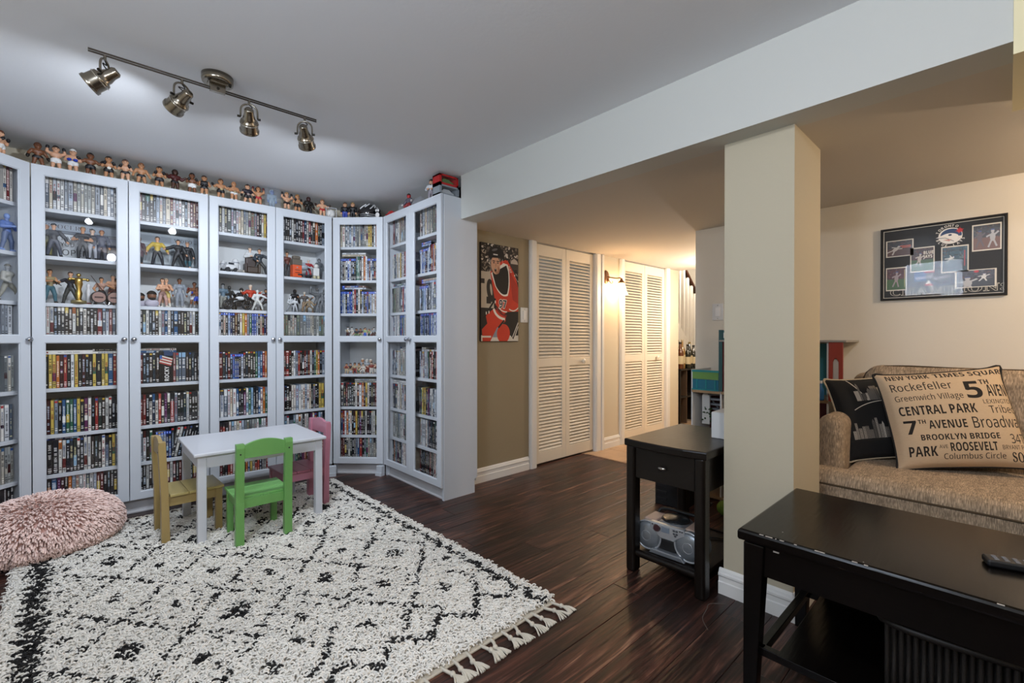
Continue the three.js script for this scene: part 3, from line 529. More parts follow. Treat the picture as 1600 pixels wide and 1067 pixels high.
// the line of fighters along the top of the bookcases
const TOPY = 2.0205, K = 0x16161a, Wt = 0xe8e8e6, G1 = 'toy fighters standing along the bookcase tops';
const FIGHTERS = [
  ['L', .262, -.075, .3, 'guard', 'tan', { hair: 0x2c1c14, trunks: 0x3a66b8, gloves: K, beard: 0x2c1c14 }, 'bearded toy fighter in blue trunks, topmost figure at the left photo edge'],
  ['L', .318, -.07, .35, 'guard', 'fair', { hair: 0x6a3a26, trunks: Wt, gloves: K }, 'toy fighter with red-brown hair, white shorts and dark gloves at the left'],
  ['A', .024, -.075, .25, 'flared', 'brown', { cap: 0x5d3a28, briefs: K, gloves: 0x1c1712 }, 'dark-skinned muscular toy fighter in black trunks with arms held low'],
  ['A', .096, -.07, .1, 'raised', 'fair', { hair: 0x1b1512, trunks: Wt, gloves: K }, 'toy fighter in white shorts raising both gloved fists overhead'],
  ['A', .166, -.065, -.1, 'belt', 'fair', { cap: Wt, trunks: Wt, gloves: 0x1f3fae }, 'toy fighter wearing a white cap, blue gloves and white-blue shorts'],
  ['A', .24, -.07, .05, 'wide', 'brown', { hair: 0x120e0c, trunks: K, gloves: K }, 'brown-skinned toy fighter in black shorts with both black gloves out'],
  ['A', .32, -.065, .1, 'guard', 'tan', { hair: 0x17110e, trunks: K, gloves: K, belt: K }, 'dark-haired toy fighter with a large white champion belt plate', beltPlate(0xdad8cf)],
  ['A', .396, -.06, -.1, 'guard', 'fair', { hair: 0x4a2f22, briefs: K, boots: Wt, gloves: K }, 'toy fighter in black briefs and white boots above the first door gap'],
  ['A', .472, -.065, .1, 'flared', 'tan', { hair: 0x8a5a3c, briefs: K, boots: K }, 'bare-handed toy fighter with light brown hair and black briefs'],
  ['A', .561, -.06, .0, 'guard', 'tan', { hair: 0x17110e, trunks: 0x1d1d22, gloves: K }, 'black-gloved dark-haired toy fighter left of the one in maroon'],
  ['A', .641, -.06, .3, 'wide', 'dark', { hood: 0x1b1110, jacket: 0x4c1a18, briefs: K, boots: K }, 'toy wrestler in a maroon jacket with black hair'],
  ['A', .732, -.06, .05, 'guard', 'brown', { hair: 0x15100e, trunks: Wt, gloves: 0x26231f }, 'brown-skinned toy fighter in white and black trunks'],
  ['A', .8, -.062, -.15, 'belt', 'tan', { hair: 0x3b281e, vest: 0x1a1a1c, briefs: K, gloves: K, boots: Wt }, 'toy fighter in a black singlet with arms folded low'],
  ['C', .077, -.06, .1, 'wide', 'tan', { hair: 0x5a3c28, trunks: K, belt: K, gloves: K }, 'toy fighter holding out fists behind a round gold belt', beltPlate(0xcdb88a)],
  ['C', .155, -.06, .2, 'belt', 'tan', { briefs: Wt, belt: 0x2a2622, boots: Wt }, 'bald toy fighter in white trunks with a gold belt', beltPlate(0xd8caa2)],
  ['C', .24, -.06, .1, 'flared', 'fair', { hair: 0x2a1a14, shirt: 0x201c28, trunks: K, gloves: K, belt: 0x35161a }, 'toy fighter in a dark shirt with a reddish belt', beltPlate(0xb7a5a0)],
  ['C', .309, -.065, -.1, 'raised', 'tan', { hood: 0x2a1114, briefs: 0xb01a22, boots: 0xb01a22, gloves: 0x5a1a1a }, 'toy wrestler in bright red tights raising one arm'],
  ['C', .499, -.06, .1, 'raised', 'fair', { hair: 0xb98a52, briefs: K, boots: K, gloves: K }, 'blond toy fighter in black trunks raising an arm above the third door gap'],
  ['C', .574, -.06, .0, 'guard', 'tan', { hair: 0xa87a48, trunks: K, gloves: K }, 'long-haired blond toy fighter in black shorts with raised guard'],
  ['C', .656, -.06, .2, 'flared', 'dark', { mask: 0x35120f, coat: 0x17130f, trousers: K, boots: K }, 'masked toy figure in a long black coat'],
  ['C', .76, -.06, -.1, 'wide', 'fair', { hair: 0x9a6a48, briefs: 0xb02420, gloves: 0x3a2420 }, 'toy fighter in red trunks next to the boxed ball'],
  ['E', .065, -.085, .3, 'stand', 'fair', { hair: 0x5c3a24, jacket: 0x14141a, trousers: 0x2b3f9a, shoes: K }, 'toy figure in black jacket and blue jeans beside the boxed ball'],
  ['E', .128, -.085, .2, 'stand', 'fair', { hair: 0xa98a54, coat: 0x121316, trousers: 0x15161a, shoes: K, vest: 0x2a2d30 }, 'fair-haired toy figure in a black suit beside the black helmet'],
];
for (const [cab, x, z, turn, pose, skin, wear, label, extra] of FIGHTERS) figure(label, cab, x, TOPY, z, 0.141, turn, pose, 'chunky', skin, wear, G1, extra);

// figures on the two display shelves
const S2 = SHELF[1] + .0008, S3 = SHELF[2] + .0008, J = 0x22262c, GS = 'action figures on the display shelves';
const SHOWN = [
  ['L', .35, S2, -.075, .2, .2, 'aim', 'blue', { mask: 0x7a94c8, jacket: 0x5f7ab8, trousers: 0x5a6a8c, boots: 0x7f98cc }, 'blue armoured figure with a raised sword at the left edge', sword([.12, .62, .2], [.32, 1.0, .12], 0x50586a)],
  ['L', .352, S3, -.075, .195, .2, 'lunge', 'grey', { cap: 0x6a6860, jacket: 0xa5a49c, trousers: 0x8e8c80, boots: 0x5a564c }, 'grey uniformed figure striding, lower of two at the left edge'],
  ['A', .055, S2, -.12, .185, .1, 'stand', 'tan', { shirt: 0x5d6048, trousers: 0x7c7a4a, shoes: 0x3a3a34 }, 'figure in olive trousers behind the one in a white apron'],
  ['A', .085, S2, -.09, .19, .2, 'flared', 'fair', { cap: K, jacket: 0x24262e, vest: Wt, trousers: 0x4c5260, shoes: K }, 'figure wearing a white apron and black cap before the grocery backdrop'],
  ['A', .205, S2, -.09, .19, -.2, 'belt', 'tan', { hair: 0xa08a66, shirt: 0x1c1c22, trousers: J, shoes: K }, 'slim figure in black with folded arms before the shop sign'],
  ['A', .247, S2, -.1, .185, .1, 'stand', 'pale', { hair: 0x15130f, jacket: 0x22242c, vest: 0xd5d6d4, trousers: 0x9a9da4, shoes: K }, 'figure in open dark jacket over white shirt'],
  ['A', .288, S2, -.1, .185, .0, 'stand', 'tan', { hair: 0x7c4a3a, coat: 0x363d50, trousers: 0x2a2e3a, shoes: K }, 'figure in a long blue-grey coat, last before the first door stile'],
  ['A', .068, S3, -.09, .19, .5, 'aim', 'tan', { hair: 0x2a1812, vest: 0x9c8a64, trousers: 0x3f6a78, shoes: 0x35322c }, 'figure in tan vest and teal jeans aiming a rifle', rifle([.05, .66, .06], [.02, .5, .5])],
  ['A', .152, S3, -.1, .185, -.3, 'reach', 'fair', { hair: 0x33221c, shirt: 0x1d2230, trousers: 0x3a3d3c, shoes: K, belt: K }, 'figure in black shirt reaching sideways beside the gold trophy'],
  ['A', .285, S3, -.1, .165, -.4, 'lunge', 'tan', { hair: 0x191310, shirt: 0xb08a78, trousers: K, shoes: K }, 'seated-looking figure with a raised guitar by the small drum', sword([.1, .5, .14], [-.26, 1.05, .1], 0x3a1a16, .014)],
  ['A', .338, S3, -.1, .185, -.3, 'flared', 'fair', { hair: 0x6a6c68, briefs: 0x5a2a26, boots: 0x7a3a32 }, 'bare-chested figure near the drum at the shelf end'],
  ['A', .355, S3, -.16, .17, -.3, 'stand', 'tan', { jacket: 0x8c2024, trousers: 0x5a1a1c, hair: K }, 'figure in a red jacket half hidden by the first door stile'],
  ['A', .463, S2, -.1, .17, .4, 'stand', 'brown', { hair: 0x2a1a16, coat: 0x4a2c34, trousers: J }, 'figure in a dark plum coat at the left of the video backdrop'],
  ['A', .552, S2, -.09, .185, .0, 'flared', 'fair', { hair: 0x1a1612, jacket: 0xc2a63c, vest: 0x5a4a44, trousers: 0x1d2028, shoes: K }, 'figure in a yellow jacket and black trousers'],
  ['A', .66, S2, -.09, .18, .1, 'reach', 'fair', { hair: 0x14161a, coat: 0x14171d, trousers: 0x14171d, shoes: K }, 'figure in a black coat lunging with one arm stretched'],
  ['A', .712, S2, -.11, .175, .0, 'stand', 'fair', { cap: 0x9a7a66, coat: 0x16191f, vest: 0x8a9c98, trousers: 0x2e5a66 }, 'figure in a black coat and teal trousers under the video sign'],
  ['A', .577, S3, -.09, .185, .5, 'aim', 'fair', { hair: 0x4a3020, briefs: 0xa8322c, trousers: 0xb8938a, boots: 0xd8d4c8 }, 'bare-chested boxer figure facing another, red trunks'],
  ['A', .6, S3, -.13, .19, -.5, 'guard', 'fair', { hair: 0xb9a58a, trunks: 0xc8b060, boots: 0xd8d4c8 }, 'boxer figure in gold trunks embracing the red-trunked one'],
  ['A', .67, S3, -.12, .195, .0, 'stand', 'brown', { hair: 0x2b1a14, jacket: 0x8b939c, trousers: 0x868d96, shoes: 0xa8a8a4 }, 'tall figure in a plain grey sweatsuit'],
  ['A', .748, S3, -.1, .175, -.4, 'guard', 'brown', { hair: 0x3a1a12, trunks: 0xd5d5d8, gloves: 0x7a2a20, boots: 0x8a8a8c }, 'brown boxer figure guarding by the second door stile'],
  ['A', .757, S3, -.06, .14, -.4, 'guard', 'brown', { hair: 0x201410, gloves: 0x2246b0, trunks: 0x2246b0, boots: 0x9a9c9e }, 'shorter boxer figure with blue gloves and trunks in front'],
  ['C', .268, S2, -.12, .195, .3, 'aim', 'pale', { hair: 0x6d6b66, jacket: 0xd0d2d2, trousers: 0x30261f, shoes: K }, 'figure with grey hair in a white shirt behind the dark armchair'],
  ['C', .322, S2, -.09, .185, .1, 'lunge', 'fair', { hair: 0x14161a, jacket: 0x28323c, trousers: 0x24282c, shoes: K }, 'figure in black striding with a long sword pointing down', sword([.35, .55, .1], [.66, .2, .16], 0x22252a)],
  ['C', .095, S3, -.1, .18, .2, 'stand', 'grey', { cap: K, jacket: 0x5f7686, trousers: 0x8b8d86, shoes: K }, 'figure in a blue-grey jacket at the left of the motorcycle'],
  ['C', .14, S3, -.13, .17, .3, 'aim', 'black', { mask: 0x16191c, coat: 0x1d2226, trousers: K, boots: K }, 'black masked figure behind the toy motorcycle'],
  ['C', .215, S3, -.13, .17, -.3, 'crouch', 'black', { hood: 0x121215, coat: 0x16171c, boots: K }, 'crouching hooded figure in black on the motorcycle shelf'],
  ['C', .268, S3, -.11, .185, .1, 'wide', 'pale', { cap: 0xd9c6b4, jacket: 0xb83a24, trousers: 0x1b1c20, boots: K }, 'pale bald figure in an orange-red jacket'],
  ['C', .305, S3, -.08, .15, -.2, 'lunge', 'white', { mask: 0xd6d6d0, jacket: 0xd9dad8, trousers: 0xc7c9c4, boots: 0x9a9c94 }, 'white armoured figure leaning forward by the red-jacketed one'],
  ['C', .368, S3, -.1, .17, -.3, 'crouch', 'tan', { hood: 0x1a1416, jacket: 0x5a2320, trousers: 0x1c1c20 }, 'crouching figure in maroon holding a raised blade', sword([.2, .6, .1], [-.05, 1.15, .05], 0x202024)],
  ['C', .512, S2, -.1, .19, .3, 'stand', 'tan', { hair: 0x1f1410, jacket: 0x6a3124, trousers: 0x26282c, shoes: K }, 'figure in a rust-brown jacket at the left of the orange box'],
  ['C', .668, S2, -.1, .15, .0, 'wide', 'pale', { cap: 0xc8c6c0, jacket: 0xa02028, vest: 0x1d1a1c, trousers: 0xa81e2c, boots: K }, 'figure in red trousers and jacket with arms out'],
  ['C', .76, S2, -.13, .17, -.1, 'stand', 'grey', { hood: 0x4a4e52, coat: 0x4f5458, trousers: 0x3c4044 }, 'grey hooded figure at the end of the fourth door shelf'],
  ['C', .576, S3, -.13, .175, .1, 'stand', 'black', { hood: 0x0e0f11, coat: 0x121316, trousers: K }, 'black hooded figure looming behind the white armoured pair'],
  ['C', .53, S3, -.08, .12, .2, 'lunge', 'white', { mask: 0xcfd2d4, jacket: 0xc3c7ca, trousers: 0x8f9498, boots: 0x3a3d40 }, 'small white armoured figure at the left of the fourth door'],
  ['C', .555, S3, -.06, .105, -.2, 'aim', 'white', { mask: 0xd6d8da, jacket: 0xd0d3d5, trousers: 0xbfc3c6, boots: 0x9a9ea2 }, 'smaller white armoured figure in front of the hooded one'],
  ['C', .635, S3, -.09, .16, .1, 'wide', 'tan', { mask: 0xb9b3a6, jacket: 0x5a5450, trousers: 0x8a7458, boots: 0x4a4038 }, 'helmeted figure in grey and tan gear with arms spread'],
  ['C', .66, S3, -.06, .12, -.3, 'crouch', 'tan', { mask: 0x9a8a70, jacket: 0x8d7b60, trousers: 0x7a6a52 }, 'crouching figure in tan armour in front of the spread-armed one'],
  ['C', .742, S3, -.12, .2, -.2, 'raised', 'grey', { mask: 0x56585a, jacket: 0x5e6163, trousers: 0x696c6e, boots: 0x4a4c4e }, 'tall dark grey robot-like figure with arms raised'],
  ['C', .77, S3, -.09, .15, -.2, 'stand', 'grey', { mask: 0x7d8083, jacket: 0x74777a, trousers: 0x6a6d70 }, 'shorter grey robot-like figure beside the last stile'],
];
for (const [cab, x, y, z, h, turn, pose, skin, wear, label, extra] of SHOWN) figure(label, cab, x, y, z, h, turn, pose, 'slim', skin, wear, GS, extra);
// a crowd of little figures on the two open shelves of the corner case
{
  const cols = [0x8a3a30, 0x3a4a7a, 0xb9a88a, 0x2d2d33, 0x9aa0a6, 0x6a7f4a, 0xc9c4bb, 0x4a2a2a, 0x3f66c0, 0xa8b884], cw = ['rust', 'navy', 'tan', 'black', 'grey', 'green', 'cream', 'maroon', 'blue', 'pale green'];
  const poses = ['guard', 'stand', 'wide', 'crouch', 'flared'];
  for (let k = 0; k < 11; k++) { const up = k < 8 ? [2, 6, 1, 3, 7, 8, 9, 9][k] : [3, 4, 5][k - 8]; figure(`tiny figure in ${cw[up]}, ${ord(k)} from left on shelf above the corner door knob`, 'E', .085 + k * .0235, SHELF[3] + .0008, -.09 - (k % 3) * .022, .068 + .02 * hash(k, 1, 4), rr(-.5, .5), poses[k % 5], 'chunky', pick(['fair', 'tan', 'white']), { hair: pick([0x1a1412, 0x3a241a, 0x121212]), shirt: cols[up], trousers: pick(cols) }, 'tiny figures in the corner bookcase'); }
  for (let k = 0; k < 12; k++) { const up = [0, 3, 6, 2, 2, 4, 6, 4, 6, 0, 0, 3][k]; figure(`tiny figure in ${cw[up]}, ${ord(k)} from left on shelf below the corner door knob`, 'E', .075 + k * .0225, SHELF[4] + .0008, -.085 - (k % 3) * .025, .078 + .036 * hash(k, 2, 8) * (k > 3 && k < 9 ? 1.4 : 0.6), rr(-.5, .5), poses[(k * 3) % 5], 'chunky', pick(['fair', 'tan', 'pale', 'white']), { hair: pick([0x1a1412, 0x3a241a, 0xd8d4cc]), shirt: cols[up], trousers: pick(cols) }, 'tiny figures in the corner bookcase'); }
}
// ---------------------------------------------------------------- other things on the display shelves and on top
{ // plain gilded trophy on a drum base
  const t = thing('trophy', 'slender gold trophy figurine on a round base, second full shelf of figures', 'trophy', place('A', .187, S3, -.07));
  const gold = M(0xd8b765, 0.25, 1);
  obj('base', lathe([[0, 0], [.034, 0], [.034, .016], [.03, .02], [.0, .02]], 24), M(0xb8a878, 0.35, 0.8), t);
  obj('column', lathe([[0, .018], [.016, .018], [.012, .03], [.017, .06], [.011, .085], [.019, .115], [.016, .13], [.02, .142], [.008, .152], [0, .154]], 18), gold, t);
  obj('top', [new THREE.SphereGeometry(.011, 14, 10).translate(0, .166, 0), rod([-.036, .143, 0], [.036, .143, 0], .006), new THREE.SphereGeometry(.009, 8, 6).translate(-.038, .14, 0), new THREE.SphereGeometry(.009, 8, 6).translate(.038, .14, 0)], gold, t);
}
{
  const t = thing('white_statuette', 'small white statuette right of the gold trophy', 'statuette', place('A', .228, S3, -.11));
  obj('base', lathe([[0, 0], [.014, 0], [.014, .01], [0, .01]], 16), M(0xa8605a, 0.5), t);
  obj('shaft', lathe([[0, .01], [.012, .01], [.009, .05], [.012, .08], [.006, .098], [.011, .108], [.007, .12], [0, .122]], 16), M(0xd6d6d8, 0.4), t);
  const d = thing('toy_drum', 'round toy drum with a pale head beside the guitar figure', 'toy drum', place('A', .27, S3, -.055), .2);
  const s = new THREE.CylinderGeometry(.034, .034, .03, 24); s.rotateX(Math.PI / 2); s.translate(0, .042, 0);
  obj('shell', s, M(0x3a2a2c, 0.35), d); const h = new THREE.CylinderGeometry(.032, .032, .004, 24); h.rotateX(Math.PI / 2); h.translate(0, .042, .017); obj('drum_head', h, M(0x8f7066, 0.5), d); const dr = new THREE.TorusGeometry(.0325, .0032, 8, 26); dr.translate(0, .042, .017); obj('drum_rim', dr, M(0x241a1c, .4), d); obj('drum_mark', box(-.02, .02, .036, .046, .018, .0195, .001), M(0x3a1a1a, .5), d);
  obj('leg', [rod([-.028, 0, .02], [-.018, .03, .01], .003), rod([.028, 0, .02], [.018, .03, .01], .003)], chrome, d);
  const d2 = d.clone(); d2.name = numbered('toy_drum'); d2.position.set(...place('A', .347, S3, -.05)); d2.rotation.y = -.2; d2.userData = { label: 'round toy drum at the right end of the trophy shelf', category: 'toy drum' }; scene.add(d2);
}
function backdrop(label, x0, x1, y0, z, h, tex) {
  const p = place('A', (x0 + x1) / 2, y0, z), t = thing('shop_backdrop', label, 'backdrop', p), w = x1 - x0;
  obj('board', box(-w / 2, w / 2, 0, h, -.006, 0), M(0x6a7078, 0.7), t);
  obj('print', new THREE.PlaneGeometry(w - .002, h - .002).translate(0, h / 2, .0006), new THREE.MeshStandardMaterial({ map: tex, roughness: .5 }), t);
}
backdrop('grey toy shopfront board lettered GROCERIES with a white sheet sign', .03, .4, S2, -.19, .225, canvasTex(768, 466, (g) => {
  g.fillStyle = '#5d6772'; g.fillRect(0, 0, 768, 466); g.fillStyle = '#8b96a2'; g.fillRect(0, 20, 768, 92); g.fillStyle = '#474f5a'; g.fillRect(0, 112, 768, 12);
  g.font = 'bold 74px serif'; g.fillStyle = '#23283a'; g.fillText('GROCERIES', 22, 92); g.strokeStyle = '#c8ccd2'; g.lineWidth = 1.5; g.strokeText('GROCERIES', 22, 92);
  g.fillStyle = '#39414c'; g.fillRect(20, 140, 730, 326); g.fillStyle = '#c9ced2'; g.beginPath(); g.moveTo(120, 150); g.lineTo(520, 160); g.lineTo(480, 455); g.lineTo(140, 450); g.fill();
  g.fillStyle = '#2a2d33'; g.font = '66px sans-serif'; g.fillText('I ASSURE', 165, 225); g.fillText('YOU WE\'RE', 160, 300); g.font = '100px sans-serif'; g.fillText('OPEN', 170, 410);
  g.fillStyle = '#7d8894'; g.fillRect(600, 130, 14, 336); g.fillStyle = '#55607a'; g.fillRect(620, 150, 130, 316);
}));
backdrop('grey toy shopfront board lettered VIDEO on its sign band', .44, .78, S2, -.19, .225, canvasTex(768, 508, (g) => {
  g.fillStyle = '#7d8890'; g.fillRect(0, 0, 768, 508); g.fillStyle = '#5c666f'; g.fillRect(0, 40, 768, 86); g.fillStyle = '#6f7a84'; g.fillRect(440, 40, 328, 86);
  g.font = 'bold 70px serif'; g.fillStyle = '#23262d'; g.fillText('VIDEO', 470, 106); g.fillRect(720, 92, 36, 8);
  g.fillStyle = '#aab4b8'; g.fillRect(60, 150, 150, 300); g.fillRect(250, 150, 180, 300); g.fillRect(470, 150, 250, 330); g.fillStyle = '#8d979c'; g.fillRect(80, 170, 110, 250); g.fillRect(270, 170, 140, 250); g.fillRect(500, 180, 190, 300);
  g.fillStyle = '#4d565f'; g.fillRect(0, 455, 768, 12);
}));
{ // third and fourth door: dark armchair, white toy cars, motorcycle, orange box
  const t = thing('toy_armchair', 'dark brown toy armchair on the third door figure shelf', 'toy armchair', place('C', .268, S2, -.07));
  const m = M(0x2a1710, 0.4); obj('seat', box(-.035, .035, .0, .045, -.03, .035, .008), m, t); obj('backrest', box(-.036, .036, .03, .125, -.045, -.022, .012), m, t);
  obj('armrest', box(-.05, -.034, 0, .068, -.04, .036, .008), m, t); obj('armrest', box(.034, .05, 0, .068, -.04, .036, .008), m, t);
  const c = thing('toy_rover', 'white toy vehicle at the left of the third door figure shelf', 'toy vehicle', place('C', .13, S2, -.08), .3), w = M(0xd9dadb, 0.4);
  obj('body', [box(-.035, .035, .014, .045, -.03, .03, .008), box(-.022, .024, .044, .066, -.022, .022, .006)], w, c);
  for (const [x, z] of [[-.026, .03], [.026, .03], [-.026, -.03], [.026, -.03]]) { const q = new THREE.CylinderGeometry(.014, .014, .012, 14); q.rotateX(Math.PI / 2); q.translate(x, .014, z); obj('wheel', q, M(0x2a2c30, 0.6), c); }
  obj('window', box(-.018, .02, .049, .062, .0215, .0235), M(0x2b2f36, 0.2), c);
  const r = thing('toy_capsule_robot', 'white dome-topped toy robot behind the white toy vehicle', 'toy robot', place('C', .175, S2, -.12));
  obj('body', lathe([[0, .014], [.022, .014], [.024, .07], [.022, .076], [.018, .09], [.01, .099], [0, .101]], 20), w, r); obj('band', lathe([[.0242, .068], [.0246, .068], [.0246, .074], [.0238, .074]], 20), M(0x6d7580, .4), r);
  obj('leg', box(-.03, -.022, 0, .06, -.01, .012, .003), w, r); obj('leg', box(.022, .03, 0, .06, -.01, .012, .003), w, r);
  const r2 = r.clone(); r2.name = numbered('toy_capsule_robot'); r2.position.set(...place('C', .105, S2, -.15)); r2.scale.setScalar(.82); r2.userData = { label: 'smaller white dome-topped toy robot at the shelf\'s left end', category: 'toy robot' }; scene.add(r2);
  for (let i = 0; i < 3; i++) { const b = thing('toy_rock', ['low grey toy rubble left of the dark armchair', 'flat pale toy rubble left of the dark armchair', 'round pale toy rubble beside the white vehicle'][i], 'toy rubble', place('C', .19 + i * .024, S2, -.06 - i * .012), i); const g = new THREE.IcosahedronGeometry(.016, 2), p = g.attributes.position; for (let k = 0; k < p.count; k++) { const s = 1 + .35 * (vnoise(p.getX(k) * 90 + i * 9, p.getY(k) * 90 + p.getZ(k) * 70, 5) - .5); p.setXYZ(k, p.getX(k) * s * 1.25, Math.max(-.008, p.getY(k) * s * .7), p.getZ(k) * s); } g.computeVertexNormals(); g.translate(0, .008, 0); obj('rubble', g, M([0x8f8d88, 0xb5aea4, 0xa9a49a][i], .8), b); }
  const bike = thing('toy_motorcycle', 'black toy motorcycle with white panels on the third display shelf', 'toy motorcycle', place('C', .175, S3, -.06), .25), k = M(0x17191c, .3);
  for (const x of [-.062, .062]) { const q = new THREE.TorusGeometry(.026, .0085, 8, 22); q.translate(x, .034, 0); obj('wheel', q, M(0x1a1b1d, .5), bike); const hgeo = []; for (let i = 0; i < 5; i++) hgeo.push(rod([x, .034, 0], [x + .024 * Math.cos(i * 1.257), .034 + .024 * Math.sin(i * 1.257), 0], .0018)); obj('spoke', hgeo, chrome, bike); }
  obj('frame', [rod([-.062, .034, 0], [-.01, .05, 0], .006), rod([-.01, .05, 0], [.04, .078, 0], .008), rod([.062, .034, .008], [.042, .09, .006], .004), rod([.062, .034, -.008], [.042, .09, -.006], .004), box(-.018, .022, .022, .056, -.014, .014, .006)], k, bike);
  obj('tank', new THREE.SphereGeometry(.02, 16, 12).scale(1.5, .75, .8).translate(.018, .08, 0), M(0xd0d4d6, .25), bike); obj('seat', box(-.052, .0, .066, .078, -.012, .012, .005), M(0x101012, .7), bike);
  obj('handlebar', [rod([.042, .09, 0], [.03, .106, .03], .003), rod([.042, .09, 0], [.03, .106, -.03], .003)], chrome, bike);
  const ob = thing('orange_box', 'bright orange toy box with a grey top, fourth door figure shelf', 'toy box', place('C', .567, S2, -.07), .1);
  obj('box', box(-.034, .034, 0, .092, -.025, .025, .004), M(0xd8501a, .5), ob); obj('lid', [box(-.036, .036, .09, .135, -.027, .027, .006), box(-.028, .028, .133, .162, -.02, .02, .01)], M(0x5c5348, .6), ob); obj('panel_mark', [box(-.018, .018, .03, .036, .0245, .026), box(-.018, .018, .05, .056, .0245, .026)], M(0x6a2408, .6), ob);
  const mech = thing('toy_walker', 'grey and white toy walker machine with round feet, fourth door', 'toy walker', place('C', .622, S2, -.075)), gm = M(0x9aa2aa, .4);
  obj('body', [new THREE.SphereGeometry(.028, 18, 12).scale(1.3, .85, 1).translate(0, .082, 0), box(-.012, .012, .1, .118, -.01, .012, .004)], gm, mech);
  for (const x of [-.034, .034]) { obj('leg', [rod([x * .6, .075, 0], [x, .045, .01], .007), rod([x, .045, .01], [x, .014, .008], .008)], M(0x6f777f, .4), mech); obj('foot', new THREE.TorusGeometry(.02, .006, 8, 18).rotateX(1.2).translate(x, .014, .012), M(0x2c3036, .5), mech); }
  obj('arm', [rod([-.03, .088, .01], [-.058, .07, .03], .006), rod([.03, .088, .01], [.058, .07, .03], .006)], gm, mech);
  const rb = thing('toy_white_robot', 'small white toy robot with a red front beside the figure in red', 'toy robot', place('C', .715, S2, -.07), -.2);
  obj('body', box(-.024, .024, .02, .085, -.018, .018, .01), M(0xcfcfcd, .4), rb); obj('foot', [box(-.024, -.004, 0, .022, -.016, .024, .005), box(.004, .024, 0, .022, -.016, .024, .005)], M(0xb9b08c, .5), rb); obj('head', new THREE.SphereGeometry(.019, 16, 12).translate(0, .098, 0), M(0xd6d5d0, .35), rb);
  const ch = thing('toy_head_bust', 'dark bearded toy bust wearing a white jersey, second full door', 'toy bust', place('A', .522, S3, -.075), .15);
  obj('shoulders', new THREE.SphereGeometry(.032, 20, 12).scale(1.15, .85, .7).translate(0, .022, 0), M(0xb3aebb, .5), ch); obj('head', new THREE.SphereGeometry(.026, 20, 14).scale(.9, 1.12, .95).translate(0, .068, 0), M(0x7a5038, .5), ch); obj('hair', new THREE.SphereGeometry(.0285, 20, 10, 0, 6.283, 0, 1.35).scale(.95, 1.1, 1).translate(0, .07, -.003), M(0x14100e, .8), ch); obj('beard', new THREE.SphereGeometry(.018, 14, 10).scale(1, .6, .6).translate(0, .05, .014), M(0x1a1310, .8), ch);
  const ch2 = ch.clone(); ch2.name = numbered('toy_head_bust'); ch2.position.set(...place('A', .468, S3, -.09)); ch2.scale.setScalar(.85); ch2.userData = { label: 'smaller dark-haired toy bust at the left end of the boxer shelf', category: 'toy bust' }; scene.add(ch2);
}
// things on top of the corner and right-hand bookcases
{
  const t = thing('ball_display_cube', 'clear display cube holding a white ball on the bookcase top', 'display cube', place('C', .843 - .07, TOPY, -.05), -.2);
  t.position.set(...place('C', .826, TOPY, -.065)); const e = .026, cl = M(0xffffff, .03, 0, { transmission: 1, thickness: 0, ior: 1.49 });
  obj('cube', box(-.038, .038, .004, .08, -.038, .038), cl, t); const fr = []; for (const [a, b] of [[-1, -1], [1, -1], [-1, 1], [1, 1]]) { fr.push(rod([a * .038, .004, b * .038], [a * .038, .08, b * .038], .0022, .0022, 6), rod([-.038, a * .038 + .042, b * .038], [.038, a * .038 + .042, b * .038], .0022, .0022, 6), rod([a * .038, b * .038 + .042, -.038], [a * .038, b * .038 + .042, .038], .0022, .0022, 6)); }
  obj('edge', fr, M(0xc9ced4, .2), t); obj('base', box(-.038, .038, 0, .005, -.038, .038), M(0xb9bcc0, .3), t);
  const b = thing('baseball', 'white baseball with stitched seam inside the clear display cube', 'ball', [t.position.x, TOPY + .0415, t.position.z], .6); obj('ball', new THREE.SphereGeometry(.0355, 28, 20), M(0xe6e5e0, .5), b);
  const st = []; for (let i = 0; i <= 60; i++) { const a = (i / 60) * Math.PI * 2, x = Math.cos(a) * .8, y = Math.sin(a) * .8, z = .62 * Math.cos(2 * a), l = Math.hypot(x, y, z); st.push([x / l * .0357, y / l * .0357, z / l * .0357]); } obj('seam', tube(st.slice(0, 60), .0011, 120, 5, true), M(0x9c9aa0, .6), b);
}
